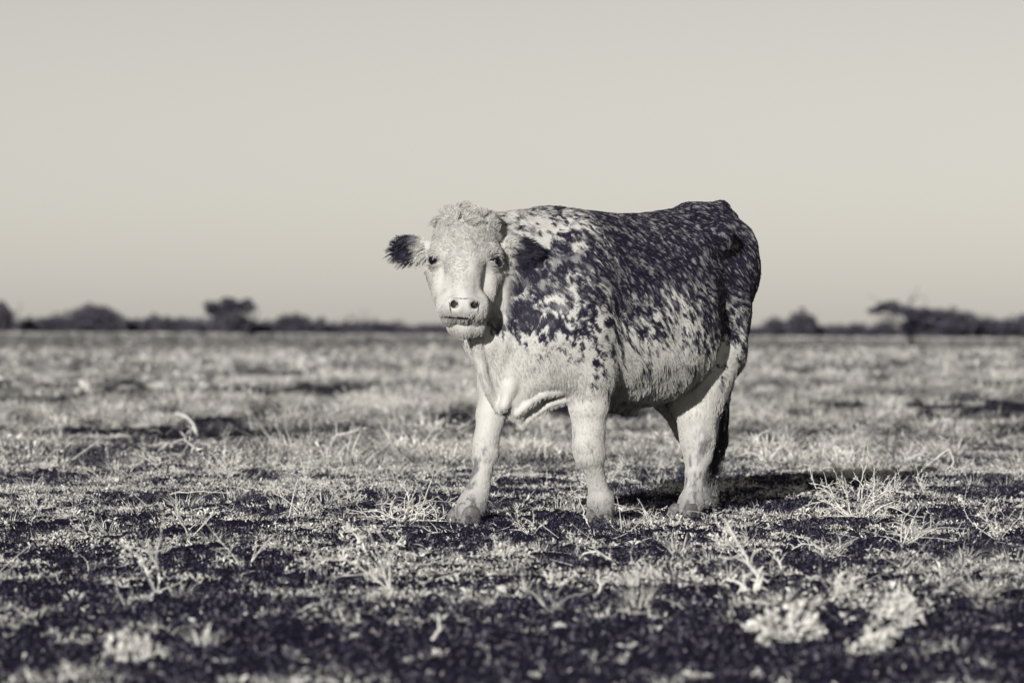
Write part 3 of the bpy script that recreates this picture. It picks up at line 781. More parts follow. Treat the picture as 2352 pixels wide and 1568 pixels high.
def crease(name, pxs, r):  # dark tubes on the skin stand in for the shade in creases
    pts = []
    for (a0, b0), (a1, b1) in zip(pxs[:-1], pxs[1:]):
        for t_2 in np.linspace(0, 1, 5, endpoint=False):
            h_ = on_skin(a0 + (a1 - a0) * t_2, b0 + (b1 - b0) * t_2)
            if h_ is None: continue
            pts.append(h_[0] + h_[1] * r * .3)
    pts = np.array(pts); pts[1:-1] = (pts[:-2] + pts[1:-1] * 2 + pts[2:]) / 4
    tg = unit(np.gradient(pts, axis=0)); a_ = unit(np.cross(tg, -AX_T)); b_3 = np.cross(tg, a_); an = np.linspace(0, 2 * math.pi, 6, endpoint=False)
    rr_ = r * (.35 + .65 * np.sin(np.linspace(.15, math.pi - .15, len(pts)))) * (.6 + .8 * rng.random(len(pts)))
    v = pts[:, None] + (a_[:, None] * np.cos(an)[None, :, None] + b_3[:, None] * np.sin(an)[None, :, None]) * rr_[:, None, None]
    f = [[i * 6 + j, i * 6 + (j + 1) % 6, (i + 1) * 6 + (j + 1) % 6, (i + 1) * 6 + j] for i in range(len(pts) - 1) for j in range(6)]
    mesh_np(name, v.reshape(-1, 3), f, m_lid, cow)
    return pts
crease('nose_crease_shade', [(1032, 694), (1034, 708), (1037, 722)], .0022)
crease('nose_crease_shade', [(1040, 684), (1062, 686), (1090, 685)], .0016)
crease('nose_crease_shade', [(1102, 694), (1099, 708), (1094, 722)], .0022)
LIP = crease('lip_line_shade', [(1007, 728), (1030, 727), (1062, 729), (1090, 731), (1107, 736)], .0052)
for q_ in LIP: keep &= np.linalg.norm(hp - q_, axis=1) > .008
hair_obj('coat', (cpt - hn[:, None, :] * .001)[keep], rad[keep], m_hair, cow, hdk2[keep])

# lashes, whiskers
def strands(name, roots, dirs, lens, mat, w, bend, K=6, wave=0.0, dark=None, seed=0):
    rg = np.random.default_rng(seed); n = len(roots); t = np.linspace(0, 1, K)
    ph = rg.random((n, 1)) * 6.28
    pts = roots[:, None] + dirs[:, None] * (lens[:, None] * t)[:, :, None] + (np.array(bend)[None, None] * (t ** 2)[None, :, None]) * lens[:, None, None]
    sdv = unit(np.cross(dirs, np.array([.3, .7, .2])))
    pts = pts + sdv[:, None] * (np.sin(ph + t[None] * 7) * wave * t[None])[:, :, None]
    return hair_obj(name, pts, np.tile(w * np.linspace(1, .3, K), (n, 1)), mat, cow, np.full(n, 1.0) if dark is None else dark)
# tail switch: dark locks that hang from the dock and sway apart
nl = 230
base = P(1664, 980, .05)
rr = rng.random((nl, 1)); lock = rng.integers(0, 6, nl)
roots = base + (rng.random((nl, 3)) - .5) * [.02, .02, .10] + np.array([0, 0, .02])
lk = (np.random.default_rng(5).random((6, 3)) - .5)
t = np.linspace(0, 1, 14)
lens = (.20 + .16 * rng.random(nl)) * (.8 + .3 * lk[lock, 0])
path = np.zeros((nl, 14, 3))
swx = np.array([AX_R[0], AX_R[1], 0])
for k, q in enumerate(t):
    off = swx * (-.075 * q ** 1.5 + .035 * lk[lock, 1] * q + .013 * np.sin(q * 8 + lk[lock, 2] * 9))[:, None]
    path[:, k] = roots * 1.0 + off + np.outer(lens * q, [0, 0, -1.0]) + (rng.random((nl, 3)) - .5) * .008 * q
hair_obj('tail_switch', path, np.tile(.0011 * np.linspace(1, .4, 14), (nl, 1)), m_hair, cow, np.clip(.9 + .2 * (rng.random(nl) - .5), 0, 1))
sp = np.stack([P(1668 + 6 * math.sin(q * 4.2), 925 + 80 * q, .07) for q in t])
hair_obj('tail_hair', np.stack([sp + (rng.random(3) - .5) * .004 for _ in range(10)]), np.tile(.0011 * np.linspace(1, .5, 14), (10, 1)), m_hair, cow, np.ones(10))

# --- hooves: two claws each, with dew claws behind
def claw(cx, cy, side, L=.062, Wd=.03, Hh=.072, seg=20):
    lv = [(0, 1.0, 1.0, 0), (.012, 1.03, 1.03, .0), (.035, .96, .98, -.006), (.055, .86, .93, -.013), (Hh, .70, .80, -.021), (Hh + .008, .4, .5, -.022)]
    v = []
    for z, a, b, sh in lv:
        for i in range(seg):
            an = 2 * math.pi * i / seg; ca, sa = math.cos(an), math.sin(an)
            x = L * a * (abs(ca) ** .8) * math.copysign(1, ca); y = Wd * b * (abs(sa) ** .75) * math.copysign(1, sa)
            y *= (1 - .22 * max(0, x / L)); v.append((cx + x + sh, cy + y + side * .004 * z / Hh, z))
    f = [[l * seg + i, l * seg + (i + 1) % seg, (l + 1) * seg + (i + 1) % seg, (l + 1) * seg + i] for l in range(len(lv) - 1) for i in range(seg)]
    return np.array(v), np.array(f)
def hoof(c, ang, sc_=1.0):
    V = []; Fa = []; n = 0
    for sd in (1, -1):
        v, f = claw(.012, sd * .030, sd); v[:, 1] += sd * .010 * (v[:, 0] > .02) * (v[:, 0] - .02) / .05
        V.append(v); Fa.append(f + n); n += len(v)
        v2, f2 = sphere((-.062, sd * .026, .085), .019, 10, 8, (1, .8, 1.1)); V.append(v2); Fa.append(f2 + n); n += len(v2)
    v = np.concatenate(V) * sc_; ca, sa = math.cos(ang), math.sin(ang)
    v = np.stack([v[:, 0] * ca - v[:, 1] * sa + c[0], v[:, 0] * sa + v[:, 1] * ca + c[1], v[:, 2] + c[2]], 1)
    mesh_np('hoof', v, np.concatenate(Fa), m_horn, cow)
hoof((P(1385, 1195, LFy)[0] + .02, LFy, -.004), .55)
hoof((P(1066, 1195, RFy)[0] - .01, RFy, .0), -.05)
hoof((P(1573, 1195, LHy)[0] + .01, LHy, -.02), .15)
hoof((-.875, RHy, -.015), 0)

# ------------------------------------------------------------------ single dry plants one can pick out
m_twig, t_, b_ = new_mat('dry_twig', (.6, .59, .55), .8, .2)
t_.links.new(ramp(t_, noise(t_, 60, 3), [(.3, (.50, .49, .46)), (.7, (.80, .785, .74))]), b_.inputs['Base Color'])
m_leaf, t_, b_ = new_mat('dry_leaf', (.6, .59, .55), .8, .2)
t_.links.new(ramp(t_, noise(t_, 45, 3), [(.3, (.42, .412, .39)), (.7, (.78, .765, .72))]), b_.inputs['Base Color'])
def tube(path, rads, sides=4):
    path = np.array(path); n = len(path); tg = unit(np.gradient(path, axis=0))
    ref = np.array([.31, .52, .79]); a = unit(np.cross(tg, ref)); b = np.cross(tg, a)
    an = np.linspace(0, 2 * math.pi, sides, endpoint=False)
    v = path[:, None] + (a[:, None] * np.cos(an)[None, :, None] + b[:, None] * np.sin(an)[None, :, None]) * np.array(rads)[:, None, None]
    f = [[i * sides + j, i * sides + (j + 1) % sides, (i + 1) * sides + (j + 1) % sides, (i + 1) * sides + j] for i in range(n - 1) for j in range(sides)]
    return v.reshape(-1, 3), f
class Plant:
    def __init__(s, seed): s.rg = np.random.default_rng(seed); s.v = []; s.f = []; s.n = 0; s.lv = []; s.lf = []; s.ln = 0
    def stem(s, p, d, L, r, lvl, kids, curve=.5, up=.0, leafy=0, lsize=.012, segs=6):
        rg = s.rg; pts = [np.array(p, float)]; d = unit(np.array(d, float)); bend = rg.normal(size=3) * curve
        for i in range(segs):
            d = unit(d + bend / segs + rg.normal(size=3) * .16 + np.array([0, 0, up / segs])); pts.append(pts[-1] + d * L / segs)
            if pts[-1][2] < .004: pts[-1][2] = .004
        v, f = tube(pts, np.linspace(r, r * .45, segs + 1)); s.v.append(v); s.f += [[q + s.n for q in g_] for g_ in f]; s.n += len(v)
        for _ in range(int(leafy * L * 100)):
            t = .25 + .75 * rg.random(); q = pts[min(int(t * segs), segs)] + rg.normal(size=3) * .003
            s.leaf(q, unit(rg.normal(size=3) + [0, 0, .4]), lsize * (.5 + rg.random()))
        if lvl > 0:
            for _ in range(kids):
                i = rg.integers(max(1, segs // 3), segs + 1); dd = unit(unit(pts[i] - pts[i - 1]) + rg.normal(size=3) * .75 + [0, 0, .15])
                s.stem(pts[i], dd, L * (.35 + .35 * rg.random()), r * .62, lvl - 1, kids, curve, up, leafy, lsize, max(3, segs - 1))
    def leaf(s, q, d, L):
        rg = s.rg; w = unit(np.cross(d, rg.normal(size=3))) * L * .3; n_ = np.cross(unit(w), d) * L * .12
        s.lv += [q, q + d * L * .5 + w + n_, q + d * L, q + d * L * .5 - w + n_]; s.lf.append([s.ln, s.ln + 1, s.ln + 2, s.ln + 3]); s.ln += 4
    def build(s, name, loc, label, cat):
        e = empty(name, loc); tag(e, label, cat)
        if s.v: mesh_np('stems', np.concatenate(s.v), np.array(s.f), m_twig, e)
        if s.lv: mesh_np('leaves', np.array(s.lv), np.array(s.lf), m_leaf, e, False)
        return e
def spot(px, py):
    y = CAM_H * F / (py - 752)
    for _ in range(6):
        x = (px - 1176) / F * y; z = float(terrain(np.array([x]), np.array([y]))[0]); y = (CAM_H - z) * F / (py - 752)
    return np.array([x, y, z]), y / F          # place, metres per pixel there
def bush(seed, px, py, wpx, hpx, label, n=9, leafy=.5, kids=3, lvl=2, name='dry_bush', cat='bush', curve=.7, lsize=.012, r=.0035):
    r = r * 1.3; loc, m = spot(px, py); p = Plant(seed); Wd, Hg = wpx * m, hpx * m
    for i in range(n):
        a = p.rg.random() * 6.283; e = .25 + .9 * p.rg.random()
        d = np.array([math.cos(a) * Wd * .5 * e, math.sin(a) * Wd * .35 * e, Hg * (.5 + .6 * p.rg.random())])
        b = np.array([math.cos(a) * Wd * .16, math.sin(a) * Wd * .12, 0]) * p.rg.random()
        p.stem(b, d, np.linalg.norm(d) * .85, r * (.7 + .6 * p.rg.random()), lvl, kids, curve, -.15, leafy, lsize)
    return p.build(name, loc, label, cat)
def grass_tuft(seed, px, py, wpx, hpx, label, n=34, wid=.005, name='grass_tuft', lean=.55):
    loc, m = spot(px, py); rg = np.random.default_rng(seed); Wd, Hg = wpx * m, hpx * m
    e = empty(name, loc); tag(e, label, 'grass tuft')
    an = rg.random(n) * 6.283; rr_ = np.sqrt(rg.random(n)) * Wd * .3
    b = np.stack([np.cos(an) * rr_, np.sin(an) * rr_, np.full(n, -.004)], 1)
    d = unit(np.stack([np.cos(an), np.sin(an), an * 0], 1) + rg.normal(size=(n, 3)) * [.4, .4, 0])
    v, f, k = blades(b, rg, Hg * (.45 + .6 * rg.random(n)), wid * (.6 + .8 * rg.random(n)), np.full(n, lean), 4, .6, d)
    mesh_np('blades', v, f, m_leaf, e)
    p = Plant(seed + 1)
    for i in range(2): p.stem([0, 0, 0], unit(rg.normal(size=3) * [.35, .35, 0] + [0, 0, 1]), Hg * (.9 + .3 * rg.random()), .0016, 0, 0, .3)
    mesh_np('stalks', np.concatenate(p.v), np.array(p.f), m_twig, e)
    return e
def branch(seed, pts_px, base_py, r, label, forks=4, leafy=0., flen=.45, name='fallen_twig', cat='twig', lsize=.012, lvl=1):
    """a twig through picture points, standing in the plane of its base and swaying a little in depth"""
    loc, m = spot(pts_px[0][0], base_py); p = Plant(seed); rg = p.rg
    pts = [np.array([(a - pts_px[0][0]) * m, (rg.random() - .5) * .05 * (i > 0), max(.005, (base_py - b) * m)]) for i, (a, b) in enumerate(pts_px)]
    q = []
    for a, b in zip(pts[:-1], pts[1:]):
        for t in (0, .33, .66): q.append(a + (b - a) * t + rg.normal(size=3) * .0025)
    q.append(pts[-1])
    r = r * 1.35
    v, f = tube(q, np.linspace(r, r * .5, len(q)), 5); p.v.append(v); p.f += f; p.n += len(v)
    L = np.linalg.norm(np.diff(pts, axis=0), axis=1).sum()
    for i in range(forks):
        j = rg.integers(2, len(q)); dd = unit(unit(q[j] - q[j - 1]) + rg.normal(size=3) * .8 + [0, 0, .35])
        p.stem(q[j], dd, L * flen * (.4 + .5 * rg.random()), r * .6, lvl, 2, .5, 0, leafy, lsize, 4)
    for _ in range(int(leafy * L * 100)):
        p.leaf(q[rg.integers(1, len(q))] + rg.normal(size=3) * .003, unit(rg.normal(size=3) + [0, 0, .4]), lsize * (.5 + rg.random()))
    return p.build(name, loc, label, cat)

bush(1, 1975, 1186, 225, 105, 'large tangled dry twig bush standing right of the cow', 17, .55, 3, 2, lsize=.010)
branch(2, [(1962, 1150), (1970, 1110), (1982, 1075), (1988, 1042)], 1186, .0022, 'tall bare forked stalk rising above the large tangled twig bush', 3, 0, .35, 'bare_stalk', 'stalk', lvl=0)
bush(3, 925, 1196, 200, 70, 'flat tangle of bare twigs left of the forward front hoof', 11, .10, 3, 2, 'dry_bush', curve=1.1)
bush(4, 1758, 1064, 62, 78, 'pale finger-like stubby plant standing right of the hanging tail', 9, .25, 2, 1, 'stubby_plant', 'plant', .25, .014, .006)
branch(5, [(2068, 1052), (2095, 1042), (2125, 1056), (2160, 1030), (2172, 1060), (2150, 1082)], 1084, .0055, 'arching pale twigs with a drooping hook at the right edge of the field', 5, .05, .4)
branch(6, [(1744, 1364), (1752, 1340), (1730, 1300), (1712, 1270), (1700, 1245), (1672, 1215)], 1366, .0045, 'twisted forked branch curling upward in front of the hind hoof', 7, .05, .4, 'forked_branch', 'branch')
bush(61, 1722, 1366, 96, 74, 'low antler-like cluster of thick pale shoots at the foot of the twisted branch', 6, .1, 2, 1, 'shoot_cluster', 'plant', .5, .012, .006)
branch(7, [(1795, 1316), (1790, 1296), (1775, 1270)], 1317, .005, 'antler-shaped dead twig with two upright tines right of the twisted branch', 5, .3, .6, 'dead_twig', 'twig')
branch(8, [(1895, 1272), (1870, 1252), (1845, 1248), (1820, 1262)], 1273, .003, 'arched rib-like twig lying below the large tangled bush', 10, .05, .3)
branch(9, [(2124, 1408), (2118, 1385), (2098, 1350)], 1409, .006, 'thick V-shaped dead stem at the lower right, out of focus', 4, .2, .6, 'dead_twig', 'twig')
bush(10, 2068, 1440, 78, 82, 'fluffy rounded pale herb at the lower right foreground', 12, 1.6, 3, 1, 'leafy_herb', 'herb', .4, .018, .003)
bush(11, 1815, 1472, 165, 74, 'wide blurred leafy herb low in the right foreground', 15, 1.3, 3, 1, 'leafy_herb', 'herb', .5, .020, .004)
bush(12, 2010, 1500, 84, 62, 'blurred pale herb below the fluffy rounded one, near the bottom edge', 11, 1.5, 2, 1, 'leafy_herb', 'herb', .4, .022, .004)
bush(13, 1938, 1364, 74, 50, 'small bright leafy clump between the twisted branch and the right edge', 11, 1.2, 2, 1, 'leafy_herb', 'herb', .4, .014, .003)
grass_tuft(14, 2228, 1366, 130, 72, 'broad brushy grass clump near the right edge of the picture', 70, .006, lean=1.0)
grass_tuft(15, 2220, 1280, 90, 42, 'arched grass clump at far right above the broad brushy one', 40, .005, lean=1.3)
bush(16, 2133, 1232, 84, 42, 'small tangled mat of twigs just right of the large twig bush', 14, .5, 2, 2, 'twig_mat', 'twigs', .9, .009, .002)
bush(17, 1695, 1268, 136, 46, 'low leafy sprigs in front of the hind hoof, right side', 16, 1.4, 2, 1, 'leafy_herb', 'herb', .4, .011, .002)
grass_tuft(18, 1553, 1274, 60, 62, 'pointed grass tuft just in front of the hind hoof', 36, .005, lean=.6)
grass_tuft(19, 1447, 1342, 52, 52, 'upright pale grass tuft in front of and between the two right hooves', 40, .006, lean=.4)
bush(20, 1502, 1196, 76, 68, 'bare branching little shrub just left of the hind hoof', 5, .06, 2, 2, 'bare_shrub', 'shrub', .5, .008, .0022)
branch(21, [(1354, 1210), (1342, 1182), (1334, 1155), (1319, 1130)], 1212, .0028, 'tall budded sprig leaning against the front hoof on the right', 6, .7, .3, 'budded_sprig', 'sprig', .010)
grass_tuft(22, 1283, 1176, 62, 46, 'wispy grass tuft between the two front legs', 26, .003, lean=.9)
bush(23, 524, 1098, 92, 58, 'bushy leafy sprig in the left midground', 14, 1.2, 3, 1, 'leafy_herb', 'herb', .4, .012, .0025)
branch(24, [(850, 1270), (838, 1244), (818, 1222), (798, 1208)], 1271, .004, 'thick-leaved leaning sprig left of centre below the flat twig tangle', 5, 1.0, .5, 'leaning_sprig', 'sprig', .018)
branch(241, [(866, 1271), (890, 1262), (912, 1240)], 1272, .004, 'short thick-leaved sprig right of the leaning one', 4, 1.2, .5, 'leaning_sprig', 'sprig', .018)
grass_tuft(25, 860, 1336, 76, 54, 'dense upright grass tuft below the thick-leaved sprigs', 60, .005, lean=.4)
grass_tuft(26, 72, 1166, 150, 66, 'tall thin grass stems at the left edge', 40, .0028, lean=.8)
bush(27, 802, 1166, 112, 58, 'fine budded sprigs in the left midground near the flat twig tangle', 11, 1.0, 3, 1, 'budded_herb', 'herb', .4, .010, .002)
branch(28, [(436, 1044), (440, 1024), (418, 1010), (385, 1018), (362, 1034)], 1046, .005, 'drooping pale frond in the left midground', 8, .1, .35, 'drooping_frond', 'twig')
branch(29, [(452, 1000), (446, 975), (425, 955), (402, 948)], 1002, .009, 'thick curved pale stem blurred in the left background', 3, .1, .4, 'curved_stem', 'twig')
branch(30, [(760, 1022), (775, 998), (805, 992), (842, 982)], 1026, .006, 'sprawling pale twigs blurred in the middle background', 6, .1, .4)
grass_tuft(31, 366, 1268, 90, 34, 'shaded fine grass tuft in the left foreground', 34, .003, lean=.7)
branch(32, [(696, 1096), (698, 1078), (694, 1060)], 1097, .003, 'short forked upright twig left of the cow', 3, 0, .7, 'upright_twig', 'twig')
grass_tuft(33, 1203, 1362, 40, 42, 'small upright grass tuft below the space between the front hooves', 34, .006, lean=.35)
bush(34, 1268, 1352, 60, 46, 'blurred fan-shaped herb below the front hoof on the right', 12, 1.1, 1, 1, 'leafy_herb', 'herb', .3, .014, .003)
branch(35, [(1374, 1374), (1378, 1345), (1374, 1312)], 1376, .004, 'single short upright stalk in the foreground below the right front hoof', 1, .2, .2, 'upright_stalk', 'stalk')
bush(36, 1162, 1278, 66, 40, 'low leafy cluster below and right of the forward front hoof', 14, 1.3, 2, 1, 'leafy_herb', 'herb', .4, .013, .002)
branch(37, [(1412, 1296), (1392, 1278), (1368, 1264), (1340, 1270), (1330, 1284)], 1298, .004, 'arched fallen twig in front of the right front hoof', 5, .5, .3)
branch(38, [(992, 1470), (1008, 1445), (1016, 1408)], 1474, .004, 'curved blurred stalk in the centre foreground', 1, 0, .2, 'upright_stalk', 'stalk')
grass_tuft(39, 470, 1482, 90, 60, 'blurred grass tuft low in the left foreground', 40, .008, lean=.6)
bush(40, 300, 1520, 120, 60, 'blurred pale herb near the bottom left corner', 13, 1.4, 2, 1, 'leafy_herb', 'herb', .4, .022, .004)
branch(41, [(380, 1136), (410, 1132), (470, 1128), (520, 1132)], 1142, .0025, 'long straight stick lying in the left midground', 4, .05, .3)
branch(42, [(1062, 1226), (1030, 1222), (990, 1222), (960, 1210)], 1232, .0022, 'thin twig lying in front of the forward front hoof', 7, .05, .35)

# brittle branching sprigs too many to tell apart
rg = np.random.default_rng(91); protos = []
for k in range(8):
    q = Plant(300 + k)
    for i in range(3 + k % 4):
        a = q.rg.random() * 6.283; q.stem([0, 0, 0], [math.cos(a) * (.5 + .5 * q.rg.random()), math.sin(a) * .6, .55 + .5 * q.rg.random()], .8 + .4 * q.rg.random(), .020, 2, 2, .6, 0, .10 if k % 2 else .02, .075, 4)
    pv = [np.concatenate(q.v)]; pf = [np.array(q.f)]
    if q.lv: pf.append(np.array(q.lf) + len(pv[0])); pv.append(np.array(q.lv))
    protos.append((np.concatenate(pv), np.concatenate(pf)))
V = []; Fc = []; n = 0
x, y = ground_pts(150, 10.5, 27, rg); z = terrain(x, y)
for i in range(150):
    pv, pf = protos[rg.integers(8)]; sc_ = (.05 + .11 * rg.random() ** 2) ; a = rg.random() * 6.283; ca, sa = math.cos(a), math.sin(a)
    w = pv * sc_ * [1.2, 1.2, .85 + .4 * rg.random()]
    V.append(np.stack([w[:, 0] * ca - w[:, 1] * sa + x[i], w[:, 0] * sa + w[:, 1] * ca + y[i], w[:, 2] + z[i] - .003], 1)); Fc.append(pf + n); n += len(pv)
o = mesh_np('brittle_sprigs', np.concatenate(V), np.concatenate(Fc), m_twig)
tag(o, 'small brittle branching sprigs scattered over the whole foreground', 'sprigs', kind='stuff')

# ------------------------------------------------------------------ far trees and the grazing cow
m_bark, t_, b_ = new_mat('bark', (.014, .012, .02), .9, .1)
m_fol, t_, b_ = new_mat('far_foliage', (.03, .027, .04), .8, .2)
a = N(t_, 'ShaderNodeAttribute'); a.attribute_name = 'tone'
t_.links.new(ramp(t_, a.outputs['Fac'], [(0, (.02, .016, .034)), (.6, (.068, .061, .085)), (1, (.16, .15, .17))]), b_.inputs['Base Color'])  # tones lifted to paint the haze of distance into the foliage
def far_tree(seed, px, base, top, wpx, dist, label, kind='bush', name='thorn_bush', cat='bush', group=None, dens=1.0):
    rg = np.random.default_rng(seed); m = dist / F; x0 = (px - 1176) * m
    z0 = float(terrain(np.array([x0]), np.array([dist]))[0]); Hh = (CAM_H - (top - 752) * m - z0) * 1.28; Wd = wpx * m * 1.15
    e = empty(name, (x0, dist, z0)); tag(e, label, cat, group)
    tr = Plant(seed + 5); tr.v = []
    V = []; cen = []
    if kind == 'bush':
        nl_ = 11
        for i in range(nl_):
            u = (rg.random() - .5) * .8; hh_ = Hh * (1 - 1.6 * u * u) * (.72 + .3 * rg.random())
            cen.append(((u * Wd, (rg.random() - .5) * Wd * .7, hh_ * .55), (Wd * (.17 + .10 * rg.random()), Wd * .2, hh_ * .47)))
        for i in range(5): tr.stem([0, 0, -.05], rg.normal(size=3) * [.5, .4, 0] + [0, 0, 1], Hh * .75, .035 * Hh / 2, 1, 2, .5)
    elif kind == 'round':
        for i in range(15):
            an_ = rg.random() * 6.283; q_ = math.sqrt(rg.random())
            cen.append(((math.cos(an_) * q_ * Wd * .40, (rg.random() - .5) * Wd * .5, Hh * (.66 + math.sin(an_) * q_ * .24)), (Wd * (.09 + .07 * rg.random()), Wd * .14, Hh * (.08 + .06 * rg.random()))))
        for i in range(6): cen.append((((rg.random() - .5) * Wd * .6, (rg.random() - .5) * Wd * .4, Hh * (.15 + .2 * rg.random())), (Wd * .14, Wd * .14, Hh * .16)))
        for i in range(6): tr.stem([0, 0, -.05], rg.normal(size=3) * [.5, .4, 0] + [0, 0, 1], Hh * .8, .055 * Hh / 2, 1, 3, .4)
    elif kind == 'flat':
        for i in range(12):
            u = (rg.random() - .5) * .95
            cen.append(((u * Wd, (rg.random() - .5) * Wd * .7, Hh * (.82 - .35 * u * u + .08 * rg.random())), (Wd * .15, Wd * .16, Hh * .13)))
        for i in range(9): cen.append((((rg.random() - .5) * Wd * .75, (rg.random() - .5) * Wd * .4, Hh * (.25 + .35 * rg.random())), (Wd * .16, Wd * .16, Hh * .2)))
        for i in range(6): tr.stem([0, 0, -.05], rg.normal(size=3) * [.55, .4, 0] + [0, 0, 1], Hh * .85, .055 * Hh / 2, 1, 3, .4)
    elif kind == 'trunk':
        tr.stem([0, 0, -.05], [-.12, 0, 1], Hh * .5, .30, 0, 0, .15)
        top_ = tr.v[-1][-4:].mean(0)
        for i in range(7): tr.stem(top_, rg.normal(size=3) * [.9, .6, 0] + [-.1, 0, .75], Hh * .6, .06, 1, 3, .5)
        for i in range(4): tr.stem(top_, [-1.1, (rg.random() - .5) * .6, .5], Wd * .5, .035, 1, 4, .35)
        for i in range(13):
            u = (rg.random() - .30) * 1.1
            cen.append(((u * Wd * .55 + .1, (rg.random() - .5) * Wd * .5, Hh * (.48 + .40 * rg.random() - .1 * abs(u))), (Wd * (.08 + .07 * rg.random()), Wd * .13, Hh * (.07 + .07 * rg.random()))))
        for i in range(5): cen.append(((-Wd * (.25 + .25 * rg.random()), (rg.random() - .5) * Wd * .3, Hh * (.80 + .16 * rg.random())), (Wd * .09, Wd * .1, Hh * .04)))
    elif kind == 'bare':
        tr.stem([0, 0, -.05], [.03, 0, 1], Hh * .6, .05, 1, 4, .2)
        for i in range(9): tr.stem(tr.v[0][4 * rg.integers(3, 7):][:4].mean(0), rg.normal(size=3) * [.6, .5, 0] + [0, 0, .8], Hh * .45, .018, 1, 3, .4)
    mesh_np('trunk', np.concatenate(tr.v), np.array(tr.f), m_bark, e)
    if cen:
        per = int(230 * dens); L = []
        for c, r_ in cen:
            q = unit(rg.normal(size=(per, 3))) * (rg.random((per, 1)) ** .45) * np.array(r_) + np.array(c); L.append(q)
        c = np.concatenate(L); c = c[c[:, 2] > .02]; n = len(c)
        a_ = unit(rg.normal(size=(n, 3))); b2 = unit(np.cross(a_, rg.normal(size=(n, 3)))); s_ = (.10 + .13 * rg.random(n))[:, None] * max(.5, Hh / 3.2)
        v = np.stack([c - a_ * s_ - b2 * s_ * .6, c - a_ * s_ * .5 + b2 * s_ * .7, c + a_ * s_], 1).reshape(-1, 3)
        mesh_np('crown', v, np.arange(3 * n).reshape(-1, 3), m_fol, e, False, {'tone': np.repeat(rg.random(n), 3)})
    return e
G = 'bushes of the far tree line'
far_tree(101, 0, 764, 704, 60, 490, 'dark tree cut by the left edge on the skyline', 'round', 'thorn_tree', 'tree', G)
far_tree(102, 52, 764, 734, 74, 500, 'small low bush near the left edge of the skyline', group=G)
far_tree(103, 132, 764, 728, 110, 500, 'dark low bush joined to the left side of the big rounded one', group=G)
far_tree(104, 206, 764, 709, 135, 505, 'big broad rounded bush on the left skyline', group=G, dens=1.5)
far_tree(105, 312, 764, 737, 60, 510, 'low bush right of the big rounded one on the left', group=G)
far_tree(106, 352, 764, 724, 40, 520, 'narrow upright bush between the big rounded bush and the tallest round-topped tree', group=G)
far_tree(107, 398, 764, 731, 80, 510, 'low broad bush left of the tallest round-topped tree', group=G)
far_tree(108, 462, 765, 741, 80, 500, 'lowest bush touching the left foot of the tallest round-topped tree', group=G)
far_tree(109, 530, 766, 698, 112, 505, 'tallest round-topped thorn tree on the left skyline, above the grazing cow', 'round', 'thorn_tree', 'tree', G, 1.1)
far_tree(110, 668, 767, 727, 64, 510, 'rounded bush right of the grazing cow, left one of a pair', group=G)
far_tree(111, 718, 767, 728, 60, 512, 'rounded bush right of the grazing cow, right one of a pair', group=G)
far_tree(112, 785, 767, 744, 90, 515, 'low scrub bush behind the wispy leafless tree', group=G)
far_tree(113, 806, 767, 718, 40, 480, 'wispy leafless tree on the skyline left of the cow', 'bare', 'leafless_tree', 'tree', G)
far_tree(114, 849, 799, 728, 40, 300, 'thin bare sapling standing out on the field left of the cow', 'bare', 'bare_sapling', 'tree')
far_tree(115, 900, 769, 739, 90, 500, 'low dark bush left of the muzzle on the skyline', group=G)
far_tree(116, 985, 770, 744, 100, 505, 'low bush just left of the cow head on the skyline', group=G)
far_tree(117, 1728, 774, 750, 70, 510, 'lowest bush right behind the rump on the skyline', group=G)
far_tree(118, 1782, 774, 735, 70, 505, 'middling bush right of the rump', group=G)
far_tree(119, 1838, 775, 721, 58, 500, 'pointed bush on the right skyline between the rump and the spreading tree', group=G)
far_tree(120, 1905, 775, 747, 96, 505, 'long low bush right of the pointed one', group=G)
far_tree(121, 1962, 776, 746, 76, 500, 'low bush beneath the outstretched branch of the spreading tree', group=G)
far_tree(122, 2094, 806, 716, 150, 300, 'spreading thorn tree with a dark single trunk on the right', 'trunk', 'spreading_tree', 'tree', None, 1.0)
far_tree(123, 2060, 777, 738, 100, 500, 'dark bush behind the trunk of the spreading tree, left side', group=G)
far_tree(124, 2140, 778, 722, 110, 495, 'tall dark bush behind the spreading tree, right side', group=G, dens=1.4)
far_tree(125, 2202, 778, 717, 84, 500, 'tall bush right of the spreading tree', group=G, dens=1.3)
far_tree(126, 2280, 778, 731, 100, 505, 'broad bush near the right edge of the skyline', group=G, dens=1.3)
far_tree(127, 2350, 778, 728, 90, 500, 'dark bush cut by the right edge of the skyline', group=G, dens=1.3)
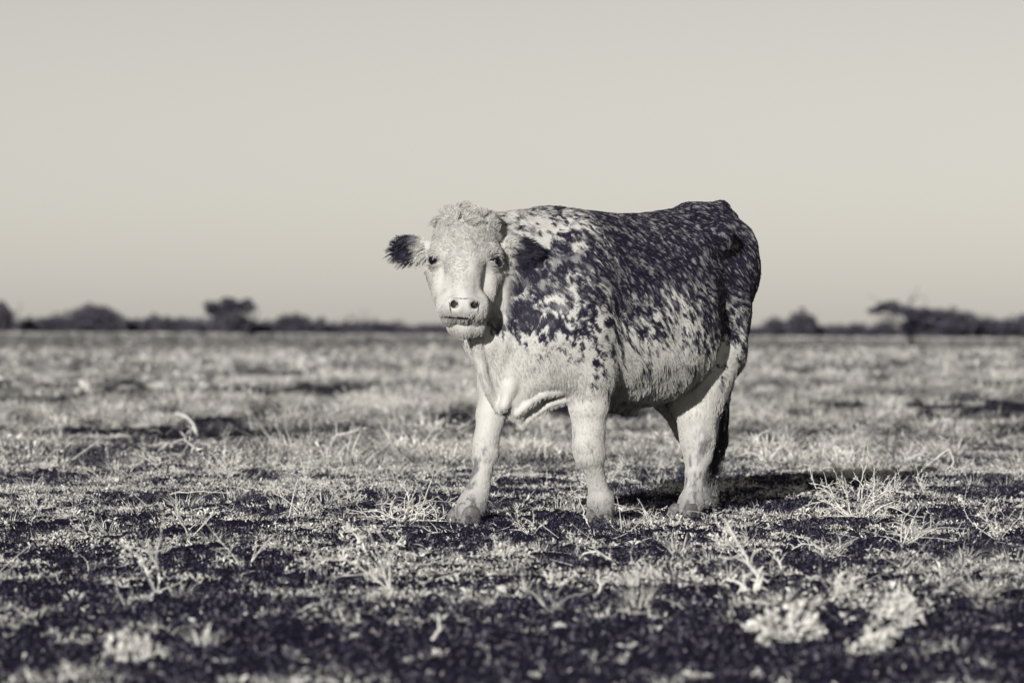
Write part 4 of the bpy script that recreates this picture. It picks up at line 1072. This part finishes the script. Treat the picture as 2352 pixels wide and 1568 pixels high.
# a low continuous belt of scrub behind them
rg = np.random.default_rng(77); n = 26000
x = (rg.random(n) * 2 - 1) * 170; y = 505 + 90 * rg.random(n)
ht = .5 + 1.6 * vnoise(np.stack([x * .16, y * .02, x * 0], 1), 33)
c = np.stack([x, y, terrain(x, y) + rg.random(n) * ht], 1)
a_ = unit(rg.normal(size=(n, 3))); b2 = unit(np.cross(a_, rg.normal(size=(n, 3)))); s_ = (.25 + .3 * rg.random(n))[:, None]
v = np.stack([c - a_ * s_ - b2 * s_ * .6, c - a_ * s_ * .5 + b2 * s_ * .7, c + a_ * s_], 1).reshape(-1, 3)
o = mesh_np('distant_scrub', v, np.arange(3 * n).reshape(-1, 3), m_fol, None, False, {'tone': np.repeat(rg.random(n), 3)})
tag(o, 'low dark belt of scrub along the whole horizon', 'scrub', kind='stuff')

# grazing cow far behind
gd = 378.0; gm = gd / F; gxx = (598 - 1176) * gm
gz0 = float(terrain(np.array([gxx]), np.array([gd]))[0])
f2 = Field((-1.25, -.45, -.05), (1.25, .45, 1.6), .025)
for args in [((-.75, 0, .95), (.0, 0, .85), .34, .42), ((.0, 0, .85), (.6, 0, .92), .42, .36), ((-.75, 0, 1.12), (.6, 0, 1.14), .18, .18),
             ((.6, 0, 1.05), (.95, .05, .72), .22, .15), ((.95, .05, .72), (1.08, .08, .42), .12, .11), ((1.08, .08, .42), (1.12, .10, .14), .10, .07)]:
    f2.cone(*args, .08)
for xx, yy, ff in ((.55, .17, .0), (.60, -.17, .1), (-.75, .17, .0), (-.85, -.17, -.1)):
    f2.cone((xx, yy, .85), (xx + ff * .3 - (.06 if xx < 0 else 0), yy, .42), .18, .11, .06); f2.cone((xx + ff * .3 - (.06 if xx < 0 else 0), yy, .42), (xx + ff, yy, .04), .10, .07, .04)
f2.cone((1.0, .05, .55), (1.02, .25, .58), .03, .035, .03); f2.cone((1.0, .05, .55), (.98, -.15, .58), .03, .035, .03)
f2.chain([((-.98, 0, 1.2), .04), ((-1.08, 0, .95), .03), ((-1.08, 0, .5), .04)], .03)
fv, fq = f2.surface(); fv = relax(fv, fq, 2)
m_black, t_, b_ = new_mat('black_hide', (.003, .0025, .006), .8, .1)
gc = empty('grazing_cow', (gxx, gd, gz0), R(200)); tag(gc, 'tiny black cow grazing far off before the tree line', 'cow')
fv = fv * [1.12, 1.1, 1.0]
mesh_np('body', fv, fq, m_black, gc)
